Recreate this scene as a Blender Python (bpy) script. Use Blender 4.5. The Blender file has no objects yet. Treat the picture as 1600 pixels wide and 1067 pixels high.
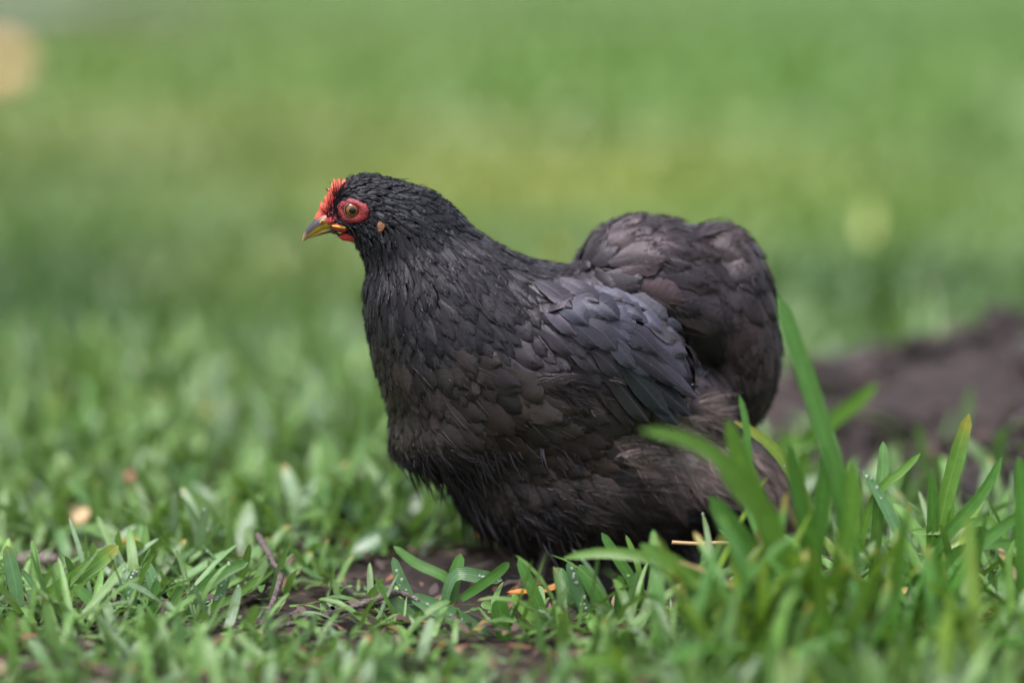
import bpy, math, random
import numpy as np
from mathutils import Vector

random.seed(7)
rng = np.random.default_rng(11)
sc = bpy.context.scene
col = sc.collection

# ------------------------------------------------------------------ camera
PITCH = math.radians(10.0)          # camera looks down a little
DIST = 1.72                         # metres from lens to the middle of the hen
FPX = 85 / 36 * 1600                # focal length in photo pixels (85 mm lens)
S = DIST / FPX                      # metres per photo pixel at that distance
GY0 = 908                           # photo row of the ground under the middle of the hen
CZ = (GY0 - 533) * S / math.cos(PITCH)
CAM = np.array([0, -DIST * math.cos(PITCH), CZ + DIST * math.sin(PITCH)])
FWD = np.array([0, math.cos(PITCH), -math.sin(PITCH)])
RT = np.array([1.0, 0, 0])
UP = np.cross(RT, FWD)
cam_data = bpy.data.cameras.new('camera')
cam = bpy.data.objects.new('camera', cam_data)
col.objects.link(cam)
cam.location = CAM
cam.rotation_euler = (math.pi / 2 - PITCH, 0, 0)
cam_data.lens = 85
cam_data.sensor_width = 36
cam_data.clip_start = 0.05
cam_data.clip_end = 400
cam_data.dof.use_dof = True
cam_data.dof.focus_distance = 1.662
cam_data.dof.aperture_fstop = 1.2
sc.camera = cam

# ------------------------------------------------------------------ sky, sun, exposure
SUN_EL, SUN_AZ = math.radians(70), math.radians(-35)   # azimuth measured from -Y (behind the camera) towards +X
world = bpy.data.worlds.new('World')
sc.world = world
world.use_nodes = True
wn = world.node_tree
wn.nodes.clear()
sky = wn.nodes.new('ShaderNodeTexSky')
sky.sky_type = 'NISHITA'
sky.sun_disc = False
sky.sun_elevation = SUN_EL
sky.sun_rotation = math.pi - SUN_AZ
sky.air_density = 1.0
sky.dust_density = 4.0
hs = wn.nodes.new('ShaderNodeHueSaturation')
hs.inputs['Saturation'].default_value = 0.45       # overcast: a grey-white sky
bg = wn.nodes.new('ShaderNodeBackground')
bg.inputs['Strength'].default_value = 0.10
wo = wn.nodes.new('ShaderNodeOutputWorld')
wn.links.new(sky.outputs[0], hs.inputs['Color'])
wn.links.new(hs.outputs[0], bg.inputs['Color'])
wn.links.new(bg.outputs[0], wo.inputs['Surface'])
sun_data = bpy.data.lights.new('sun', 'SUN')
sun_data.energy = 1.5
sun_data.angle = math.radians(35)
sun_data.color = (1.0, 0.97, 0.93)
sun = bpy.data.objects.new('sun', sun_data)
col.objects.link(sun)
sdir = Vector((math.cos(SUN_EL) * math.sin(SUN_AZ), -math.cos(SUN_EL) * math.cos(SUN_AZ), math.sin(SUN_EL)))
sun.rotation_euler = sdir.to_track_quat('Z', 'Y').to_euler()
sc.view_settings.view_transform = 'Standard'
sc.view_settings.look = 'None'
sc.view_settings.exposure = 1.68
sc.view_settings.gamma = 1.0
sc.cycles.use_denoising = True
sc.cycles.max_bounces = 6

# ------------------------------------------------------------------ helpers
def ray_dir(px, py):
    px = np.asarray(px, float); py = np.asarray(py, float)
    d = FWD + ((px - 800) / FPX)[..., None] * RT + ((533.5 - py) / FPX)[..., None] * UP
    return d / np.linalg.norm(d, axis=-1, keepdims=True)

def on_plane(px, py, Y):
    """point at depth y = Y that is seen at a photo pixel"""
    d = ray_dir(px, py)
    return CAM + d * ((Y - CAM[1]) / d[1])

def on_ground(px, py, z=0.0):
    d = ray_dir(px, py)
    return CAM + d * ((z - CAM[2]) / d[2])

def tag(o, label=None, cat=None, group=None, kind=None):
    if label: o['label'] = label
    if cat: o['category'] = cat
    if group: o['group'] = group
    if kind: o['kind'] = kind
    return o

def empty(name, loc=(0, 0, 0)):
    o = bpy.data.objects.new(name, None)
    o.empty_display_size = 0.02
    col.objects.link(o)
    o.location = loc
    return o

def mesh_obj(name, verts, faces, mat, parent=None, smooth=True, tint=None, uv=None, origin=None):
    """one mesh object; verts in world space; quads or tris as an int array or list"""
    verts = np.asarray(verts, np.float32)
    if origin is None:
        origin = np.array(parent.location) if parent is not None and parent.parent is None else np.zeros(3)
    me = bpy.data.meshes.new(name)
    if isinstance(faces, np.ndarray) and faces.ndim == 2:
        nf, k = faces.shape
        me.vertices.add(len(verts)); me.loops.add(nf * k); me.polygons.add(nf)
        me.vertices.foreach_set('co', (verts - np.asarray(origin, np.float32)).ravel())
        me.loops.foreach_set('vertex_index', faces.astype(np.int32).ravel())
        me.polygons.foreach_set('loop_start', np.arange(0, nf * k, k, dtype=np.int32))
        me.polygons.foreach_set('loop_total', np.full(nf, k, np.int32))
        me.update(calc_edges=True)
    else:
        me.from_pydata((verts - np.asarray(origin)).tolist(), [], [list(map(int, f)) for f in faces])
        me.update()
    if smooth:
        me.polygons.foreach_set('use_smooth', np.ones(len(me.polygons), bool))
    if tint is not None:
        a = me.color_attributes.new('tint', 'FLOAT_COLOR', 'POINT')
        t = np.ones((len(verts), 4), np.float32); t[:, :np.asarray(tint).shape[-1]] = tint
        a.data.foreach_set('color', t.ravel())
    if uv is not None:
        a = me.attributes.new('fuv', 'FLOAT2', 'POINT')
        a.data.foreach_set('vector', np.asarray(uv, np.float32).ravel())
    me.materials.append(mat)
    o = bpy.data.objects.new(name, me)
    col.objects.link(o)
    if parent is not None:
        o.parent = parent
    return o

class NT:
    def __init__(self, name):
        self.m = bpy.data.materials.new(name); self.m.use_nodes = True
        self.t = self.m.node_tree; self.t.nodes.clear()
        self.out = self.t.nodes.new('ShaderNodeOutputMaterial')
    def n(self, typ, ins=None, **kw):
        x = self.t.nodes.new(typ)
        for k, v in kw.items(): setattr(x, k, v)
        for k, v in (ins or {}).items():
            if isinstance(v, bpy.types.NodeSocket): self.t.links.new(v, x.inputs[k])
            else: x.inputs[k].default_value = v
        return x
    def math(self, op, a, b=0.0, c=0.0):
        return self.n('ShaderNodeMath', {0: a, 1: b, 2: c}, operation=op).outputs[0]
    def mix(self, f, a, b, mode='MIX'):
        x = self.n('ShaderNodeMix', {}, data_type='RGBA', blend_type=mode)
        for k, v in ((0, f), (6, a), (7, b)):
            if isinstance(v, bpy.types.NodeSocket): self.t.links.new(v, x.inputs[k])
            else: x.inputs[k].default_value = v if k == 0 else (*v, 1.0)
        return x.outputs[2]
    def noise(self, scale, detail=4, rough=0.6, vec=None):
        if vec is None: vec = self.n('ShaderNodeTexCoord').outputs['Object']
        return self.n('ShaderNodeTexNoise', {'Vector': vec, 'Scale': scale, 'Detail': detail, 'Roughness': rough}).outputs[0]
    def ramp(self, f, stops):
        x = self.n('ShaderNodeValToRGB', {'Fac': f}); e = x.color_ramp.elements
        while len(e) < len(stops): e.new(0.5)
        for i, (p, c) in enumerate(stops): e[i].position = p; e[i].color = (*c, 1)
        return x.outputs[0]
    def bump(self, h, strength, dist=0.001):
        return self.n('ShaderNodeBump', {'Height': h, 'Strength': strength, 'Distance': dist}).outputs[0]
    def done(self, shader):
        self.t.links.new(shader, self.out.inputs['Surface']); return self.m

def attr(nt, name): return nt.n('ShaderNodeAttribute', attribute_name=name)

# ------------------------------------------------------------------ materials
def mat_feather():
    t = NT('feather')
    tint = attr(t, 'tint')
    uv = t.n('ShaderNodeSeparateXYZ', {0: attr(t, 'fuv').outputs['Vector']})
    u, v = uv.outputs[0], uv.outputs[1]              # u -1..1 across, v length in pixels along
    au = t.math('ABSOLUTE', u)
    ph = t.math('MULTIPLY_ADD', au, -9.0, v)         # barbs leave the shaft at an angle
    wob = t.noise(900, 2, .5)
    ph = t.math('MULTIPLY_ADD', wob, 1.2, ph)
    barb = t.math('SINE', t.math('MULTIPLY', ph, 2.3))
    barb2 = t.math('SINE', t.math('MULTIPLY', ph, 0.63))
    barbs = t.math('ADD', barb, t.math('MULTIPLY', barb2, 0.7))
    big = t.noise(55, 4, .65)
    f = t.math('MULTIPLY_ADD', barbs, 0.06, t.math('MULTIPLY_ADD', big, 0.9, 0.55))
    f = t.math('MULTIPLY', f, t.math('MULTIPLY_ADD', t.math('POWER', au, 3.0), .35, .95))
    base = t.n('ShaderNodeVectorMath', {0: tint.outputs['Color'], 'Scale': f}, operation='SCALE').outputs[0]
    shaft = t.math('LESS_THAN', au, 0.032)
    shaft = t.math('MULTIPLY', shaft, tint.outputs['Alpha'])
    base = t.mix(shaft, base, (0.11, 0.085, 0.08))
    h = t.math('MULTIPLY_ADD', shaft, 2.0, barbs)
    nrm = t.bump(h, 0.22, 0.0005)
    spec = t.mix(0.55, tint.outputs['Color'], (0.02, 0.02, 0.024))
    spec = t.n('ShaderNodeVectorMath', {0: spec, 'Scale': 34.0}, operation='SCALE').outputs[0]
    p = t.n('ShaderNodeBsdfPrincipled', {'Base Color': base, 'Roughness': 0.37, 'Specular IOR Level': 0.44,
            'Sheen Weight': 0.035, 'Sheen Roughness': 0.4, 'Normal': nrm})
    p.inputs['Sheen Tint'].default_value = (0.75, 0.68, 0.8, 1)
    t.t.links.new(spec, p.inputs['Specular Tint'])
    return t.done(p.outputs[0])

def mat_simple(name, color, rough=0.5, spec=0.5, noise=None, bump=None, sss=0.0, coat=0.0):
    t = NT(name)
    ins = {'Roughness': rough, 'Specular IOR Level': spec, 'Coat Weight': coat}
    p = t.n('ShaderNodeBsdfPrincipled', ins)
    if noise:
        sc_, c2, = noise
        c = t.mix(t.ramp(t.noise(sc_, 5, .65), [(0.35, (0, 0, 0)), (0.65, (1, 1, 1))]), color, c2)
        t.t.links.new(c, p.inputs['Base Color'])
    else:
        p.inputs['Base Color'].default_value = (*color, 1)
    if bump:
        b = t.bump(t.noise(bump[0], 3, .6), bump[1], bump[2])
        t.t.links.new(b, p.inputs['Normal'])
    if sss:
        p.inputs['Subsurface Weight'].default_value = sss
        p.inputs['Subsurface Radius'].default_value = (1, .3, .2)
        p.inputs['Subsurface Scale'].default_value = 0.002
    return t.done(p.outputs[0])

def mat_tint(name, rough=0.4, noise_scale=700, amount=0.5, bump=0.3, spec=0.5):
    t = NT(name)
    c = attr(t, 'tint').outputs['Color']
    f = t.math('MULTIPLY_ADD', t.noise(noise_scale, 4, .6), amount * 2, 1 - amount)
    base = t.n('ShaderNodeVectorMath', {0: c, 'Scale': f}, operation='SCALE').outputs[0]
    b = t.bump(t.noise(noise_scale, 3, .6), bump, 0.0005)
    p = t.n('ShaderNodeBsdfPrincipled', {'Base Color': base, 'Roughness': rough, 'Specular IOR Level': spec, 'Normal': b})
    return t.done(p.outputs[0])

def mat_skin():
    t = NT('red_skin')
    vor = t.n('ShaderNodeTexVoronoi', {'Vector': t.n('ShaderNodeTexCoord').outputs['Object'], 'Scale': 1300.0})
    d = vor.outputs['Distance']
    c = t.ramp(d, [(0.0, (0.46, 0.06, 0.07)), (0.42, (0.27, 0.016, 0.028)), (0.75, (0.085, 0.006, 0.010))])
    c = t.mix(attr(t, 'tint').outputs['Fac'], c, c)
    tint = attr(t, 'tint').outputs['Color']
    c = t.mix(1.0, c, tint, 'MULTIPLY')
    b = t.bump(t.math('MULTIPLY', d, -1), 0.45, 0.001)
    p = t.n('ShaderNodeBsdfPrincipled', {'Base Color': c, 'Roughness': 0.42, 'Specular IOR Level': 0.5, 'Normal': b,
            'Subsurface Weight': 0.15, 'Subsurface Scale': 0.0015})
    return t.done(p.outputs[0])

def mat_grass(name='grass_blade', rough=0.30):
    t = NT(name)
    tint = attr(t, 'tint')
    uv = t.n('ShaderNodeSeparateXYZ', {0: attr(t, 'fuv').outputs['Vector']})
    u, v = uv.outputs[0], uv.outputs[1]
    au = t.math('ABSOLUTE', u)
    vein = t.math('SINE', t.math('MULTIPLY', u, 24.0))
    mid = t.math('LESS_THAN', au, 0.10)
    f = t.math('MULTIPLY_ADD', vein, 0.06, t.math('MULTIPLY_ADD', t.noise(140, 3, .6), 0.7, 0.65))
    f = t.math('MULTIPLY_ADD', mid, 0.30, f)
    base = t.n('ShaderNodeVectorMath', {0: tint.outputs['Color'], 'Scale': f}, operation='SCALE').outputs[0]
    nrm = t.bump(vein, 0.25, 0.0004)
    p = t.n('ShaderNodeBsdfPrincipled', {'Base Color': base, 'Roughness': rough, 'Specular IOR Level': 0.45, 'Normal': nrm})
    tr = t.n('ShaderNodeBsdfTranslucent', {'Color': t.mix(0.35, base, (0.18, 0.34, 0.01))})
    mx = t.n('ShaderNodeMixShader', {0: 0.30, 1: p.outputs[0], 2: tr.outputs[0]})
    return t.done(mx.outputs[0])

def mat_ground():
    t = NT('ground')
    n1 = t.noise(9, 6, .65); n2 = t.noise(160, 5, .7)
    earth = t.ramp(n2, [(0.30, (0.012, 0.008, 0.007)), (0.55, (0.045, 0.027, 0.022)), (0.75, (0.10, 0.055, 0.035))])
    far = t.ramp(n1, [(0.3, (0.045, 0.11, 0.018)), (0.7, (0.085, 0.15, 0.022))])
    y = t.n('ShaderNodeSeparateXYZ', {0: t.n('ShaderNodeTexCoord').outputs['Object']}).outputs[1]
    r = t.n('ShaderNodeVectorMath', {0: t.n('ShaderNodeTexCoord').outputs['Object']}, operation='LENGTH').outputs['Value']
    m = t.n('ShaderNodeMapRange', {'Value': r, 'From Min': .7, 'From Max': 2.6})
    c = t.mix(m.outputs[0], earth, far)
    b = t.bump(n2, 0.9, 0.01)
    p = t.n('ShaderNodeBsdfPrincipled', {'Base Color': c, 'Roughness': 0.8, 'Normal': b})
    return t.done(p.outputs[0])

def mat_soil():
    t = NT('soil')
    n2 = t.noise(70, 6, .7); n1 = t.noise(8, 4, .6)
    c1 = t.ramp(n2, [(0.28, (0.010, 0.007, 0.008)), (0.5, (0.024, 0.0145, 0.0150)), (0.75, (0.075, 0.046, 0.044))])
    c2 = t.ramp(n2, [(0.28, (0.03, 0.018, 0.017)), (0.5, (0.095, 0.056, 0.052)), (0.75, (0.19, 0.12, 0.11))])
    c = t.mix(t.ramp(n1, [(0.57, (0, 0, 0)), (0.66, (1, 1, 1))]), c1, c2)
    p = t.n('ShaderNodeBsdfPrincipled', {'Base Color': c, 'Roughness': 0.75, 'Normal': t.bump(n2, 1.0, 0.012)})
    return t.done(p.outputs[0])

M_FEATHER = mat_feather()
M_SKIN = mat_skin()
M_GRASS = mat_grass()
M_BODY = mat_simple('dark_down', (0.010, 0.008, 0.008), 0.9, 0.1)
M_BEAK = mat_tint('beak_horn', 0.36, 260, 0.65, 0.35)
M_COMB = mat_tint('comb_skin', 0.42, 700, 0.6, 0.8)
M_EYE = mat_simple('eye_dark', (0.004, 0.0035, 0.0035), 0.06, 0.5, coat=.2)
M_IRIS = mat_simple('eye_iris', (0.22, 0.085, 0.012), 0.12, 0.5, noise=(2500, (0.10, 0.035, 0.006)), coat=.2)
M_LID = mat_simple('eyelid_skin', (0.20, 0.085, 0.05), 0.4, 0.5, noise=(1500, (0.05, 0.03, 0.025)))
M_LOBE = mat_simple('earlobe_skin', (0.34, 0.155, 0.075), 0.55, 0.4, noise=(300, (0.10, 0.03, 0.015)), bump=(900, .6, .001))
M_LEG = mat_simple('leg_scales', (0.03, 0.024, 0.024), 0.45, 0.5, noise=(300, (0.07, 0.055, 0.05)), bump=(700, .6, .001))
M_TWIG = mat_simple('twig_bark', (0.030, 0.020, 0.019), 0.65, 0.4, noise=(420, (0.13, 0.10, 0.098)), bump=(600, .8, .0015))
M_LITTER = mat_tint('leaf_litter', 0.55, 250, 0.5, 0.6)
M_GROUND = mat_ground()
M_SOIL = mat_soil()
def mat_dew():
    t = NT('dew')
    p = t.n('ShaderNodeBsdfPrincipled', {'Base Color': (1, 1, 1, 1), 'Roughness': 0.03, 'IOR': 1.33, 'Transmission Weight': 0.85, 'Specular IOR Level': 0.9})
    return t.done(p.outputs[0])
M_DEW = mat_dew()

# ------------------------------------------------------------------ ground
SOIL_C, SOIL_R = (0.90, 0.47), (0.67, 0.53)
def soil_mask(x, y):
    a = np.arctan2((y - SOIL_C[1]) / SOIL_R[1], (x - SOIL_C[0]) / SOIL_R[0])
    q = np.hypot((x - SOIL_C[0]) / SOIL_R[0], (y - SOIL_C[1]) / SOIL_R[1])
    return q * (1 + 0.10 * np.sin(3 * a + 1.0) + 0.07 * np.sin(7 * a + 2.0))      # < 1 inside

def lump_noise(x, y, f, seed):
    r = np.random.default_rng(seed); out = np.zeros_like(x)
    for i in range(10):
        an = r.uniform(0, 2 * math.pi); k = f * r.uniform(.6, 1.7); p = r.uniform(0, 6.28)
        out += np.sin((x * math.cos(an) + y * math.sin(an)) * k + p)
    return out / 10 ** .5

def axis(lo, hi, step, far):
    core = np.arange(lo, hi + 1e-6, step)
    g = np.array([step * 1.35 ** i for i in range(1, 40)]).cumsum()
    g = g[g < far]
    return np.concatenate([lo - g[::-1], core, hi + g])
gx = axis(-0.9, 1.5, 0.02, 150); gy = axis(-0.7, 1.6, 0.02, 150)
GX, GY = np.meshgrid(gx, gy)
def ground_z(x, y):
    return 0.006 * lump_noise(x, y, 22, 3) - 0.006 + 0.004 * lump_noise(x, y, 60, 4)
GZ = np.where(np.hypot(GX, GY) < 3, ground_z(GX, GY), -0.006)
nx, ny = len(gx), len(gy)
I = np.arange(nx * ny).reshape(ny, nx)
quads = np.stack([I[:-1, :-1], I[:-1, 1:], I[1:, 1:], I[1:, :-1]], -1).reshape(-1, 4)
ground = mesh_obj('ground', np.stack([GX, GY, GZ], -1).reshape(-1, 3), quads, M_GROUND)
tag(ground, kind='structure')

# bare soil: a low mound that rises out of the ground sheet
na, nr = 150, 60
A, R = np.meshgrid(np.linspace(0, 2 * math.pi, na, endpoint=False), np.linspace(0, 1.08, nr))
wob = 1 / (1 + 0.10 * np.sin(3 * A + 1.0) + 0.07 * np.sin(7 * A + 2.0))
SX = SOIL_C[0] + SOIL_R[0] * R * np.cos(A) * wob; SY = SOIL_C[1] + SOIL_R[1] * R * np.sin(A) * wob
prof = np.clip(1 - R ** 2.2, -0.2, 1)
SZ = 0.14 * prof + 0.028 * np.clip(prof, 0, 1) * lump_noise(SX, SY, 26, 5) + 0.009 * np.clip(prof, 0, 1) * lump_noise(SX, SY, 130, 6) - 0.012 * (R > 1.0) * 3
I = np.arange(na * nr).reshape(nr, na)
q = np.stack([I[:-1], np.roll(I[:-1], -1, 1), np.roll(I[1:], -1, 1), I[1:]], -1).reshape(-1, 4)[:, ::-1]
soil = mesh_obj('soil', np.stack([SX, SY, SZ], -1).reshape(-1, 3), q, M_SOIL)
tag(soil, kind='structure')
def soil_z(x, y):
    r = soil_mask(x, y)
    return np.where(r < 1, 0.14 * np.clip(1 - r ** 2.2, 0, 1), 0.0)

# paving far off at the top left, a strip of bare earth beside it
def slab(name, x0, x1, y0, y1, z0, z1, mat):
    v = [(x, y, z) for z in (z0, z1) for y in (y0, y1) for x in (x0, x1)]
    f = [(4, 5, 7, 6), (0, 2, 3, 1), (0, 1, 5, 4), (1, 3, 7, 5), (3, 2, 6, 7), (2, 0, 4, 6)]
    o = mesh_obj(name, v, f, mat, smooth=False)
    return tag(o, kind='structure')
M_PAVE = mat_simple('paving', (0.10, 0.09, 0.105), 0.7, 0.4, noise=(6, (0.15, 0.135, 0.15)))
slab('path', -9, -2.25, 9.8, 13.0, -0.05, 0.05, M_PAVE)
slab('path', -2.05, -1.45, 10.2, 13.0, -0.05, 0.03, M_SOIL).name = 'earth_border'

# ------------------------------------------------------------------ the hen: body surface
YAW = math.radians(12)              # the tail points a little away from the lens
HS = S * 0.975                      # hen units (photo pixels) to metres
cy_, sy_ = math.cos(YAW), math.sin(YAW)
def to_world(p):
    x, y, z = p[..., 0] * HS, p[..., 1] * HS, p[..., 2] * HS
    return np.stack([x * cy_ - y * sy_, x * sy_ + y * cy_, z], -1)
def to_local(d):
    return np.stack([d[..., 0] * cy_ + d[..., 1] * sy_, -d[..., 0] * sy_ + d[..., 1] * cy_, d[..., 2]], -1) / HS
def project(w):
    r = w - CAM; dz = r @ FWD
    return np.stack([800 + FPX * (r @ RT) / dz, 533.5 - FPX * (r @ UP) / dz], -1)

# ellipsoids: x, y as seen, half length, half height, half depth, tilt, sideways offset
ELL = [('head', 573, 293, 57, 46, 40, 15, 0), ('face', 526, 318, 27, 18, 22, 25, 0), ('neck', 641, 347, 105, 76, 62, 37, 0),
       ('hackle', 673, 448, 112, 104, 88, 54, 0), ('breast', 735, 543, 213, 148, 120, 69, 0), ('keel', 707, 659, 98, 38, 92, -12, 0),
       ('trunk', 875, 581, 234, 173, 138, 28, 0), ('belly', 929, 763, 219, 109, 118, 4, 0), ('cushion', 1042, 455, 150, 119, 98, 34, 0),
       ('tail', 1171, 508, 65, 162, 78, -6, 0), ('lobe', 1142, 387, 59, 42, 45, 25, 0), ('thigh', 1133, 749, 163, 84, 100, 39, 0),
       ('wing', 950, 512, 128, 64, 36, 29, 114), ('rump', 1085, 628, 95, 78, 92, 30, 0)]
BLEND = [22, 22, 30, 40, 50, 90, 60, 70, 18, 30, 12, 50, 40, 30]
PR = [(e[1] - 800, e[7], GY0 - e[2], e[3], e[5], e[4], math.radians(e[6])) for e in ELL]
def sdf(p):
    x, y, z = p[..., 0], np.abs(p[..., 1]), p[..., 2]
    out = None
    for i, (cx, cy, cz, a, c, b, t) in enumerate(PR):
        dx, dy, dz = x - cx, y - cy, z - cz
        u = dx * math.cos(t) - dz * math.sin(t); v = dx * math.sin(t) + dz * math.cos(t)
        q = np.sqrt((u / a) ** 2 + (dy / c) ** 2 + (v / b) ** 2) + 1e-9
        g = np.sqrt((u / a / a) ** 2 + (dy / c / c) ** 2 + (v / b / b) ** 2) + 1e-9
        d = q * (q - 1) / g
        if out is None: out = d
        else:
            kk = BLEND[i]
            h = np.maximum(kk - np.abs(out - d), 0) / kk
            out = np.minimum(out, d) - h * h * h * kk / 6
    return out
def grad(p, e=0.8):
    g = np.empty_like(p)
    for i in range(3):
        q = p.copy(); q[..., i] += e; r = p.copy(); r[..., i] -= e
        g[..., i] = sdf(q) - sdf(r)
    return g / (np.linalg.norm(g, axis=-1, keepdims=True) + 1e-9)
def snap(p, it=2):
    for _ in range(it):
        n = grad(p); p = p - n * np.clip(sdf(p), -12, 12)[..., None]
    return p, grad(p)
CAM_L = to_local(CAM)
def cast(px, py):
    """point on the near side of the hen that is seen at a photo pixel (hen units)"""
    d = to_local(ray_dir(px, py)); d /= np.linalg.norm(d, axis=-1, keepdims=True)
    t = ((-260 - CAM_L[1]) / d[..., 1])
    p = CAM_L + d * t[..., None]
    for _ in range(60):
        p = p + d * np.clip(sdf(p), -20, 40)[..., None] * 0.8
    miss = (p[..., 1] > 5) | (np.abs(sdf(p)) > 2)
    if miss.any():                                # past the outline: nearest place on the mid plane
        q = CAM_L + d * ((0 - CAM_L[1]) / d[..., 1])[..., None]
        q, _ = snap(q, 8)
        p = np.where(miss[..., None], q, p)
    return p, grad(p)
def sagittal(px, py, Y=0.0):
    d = to_local(ray_dir(px, py)); t = (Y - CAM_L[1]) / d[..., 1]
    return CAM_L + d * t[..., None]

def surface_nets(lo, hi, h):
    ax = [np.arange(lo[i], hi[i] + h, h) for i in range(3)]
    G = np.stack(np.meshgrid(*ax, indexing='ij'), -1)
    F = sdf(G) + 0.0
    n = np.array(F.shape); s = F < 0
    cidx = np.zeros(n - 1, int) - 1
    c = [s[i:n[0] - 1 + i, j:n[1] - 1 + j, k:n[2] - 1 + k] for i in (0, 1) for j in (0, 1) for k in (0, 1)]
    tot = sum(x.astype(int) for x in c)
    act = (tot > 0) & (tot < 8)
    ids = np.argwhere(act); cidx[act] = np.arange(len(ids))
    V = np.stack([ax[i][ids[:, i]] + h / 2 for i in range(3)], -1)
    Q = []
    for a in range(3):
        b_, c_ = [(1, 2), (2, 0), (0, 1)][a]
        sl0 = [slice(None)] * 3; sl1 = [slice(None)] * 3
        sl0[a] = slice(0, n[a] - 1); sl1[a] = slice(1, n[a])
        d = s[tuple(sl0)].astype(int) - s[tuple(sl1)].astype(int)
        e = np.argwhere(d != 0); e = e[(e[:, b_] > 0) & (e[:, c_] > 0) & (e[:, b_] < n[b_] - 1) & (e[:, c_] < n[c_] - 1)]
        sg = d[tuple(e.T)]
        def g(db, dc):
            f = e.copy(); f[:, b_] += db; f[:, c_] += dc; return cidx[tuple(f.T)]
        qd = np.stack([g(-1, -1), g(0, -1), g(0, 0), g(-1, 0)], -1)
        qd[sg < 0] = qd[sg < 0][:, ::-1]
        Q.append(qd)
    return V, np.concatenate(Q)
BV, BQ = surface_nets((-330, -215, -20), (470, 215, 700), 9.0)
BV, BN = snap(BV, 3)

HEN = empty('hen', (0, 0, 0))
tag(HEN, 'small black hen with red face standing in profile on wet grass', 'hen')
body_v = BV - BN * 4.0
body = mesh_obj('body', to_world(body_v), BQ, M_BODY, HEN)

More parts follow.
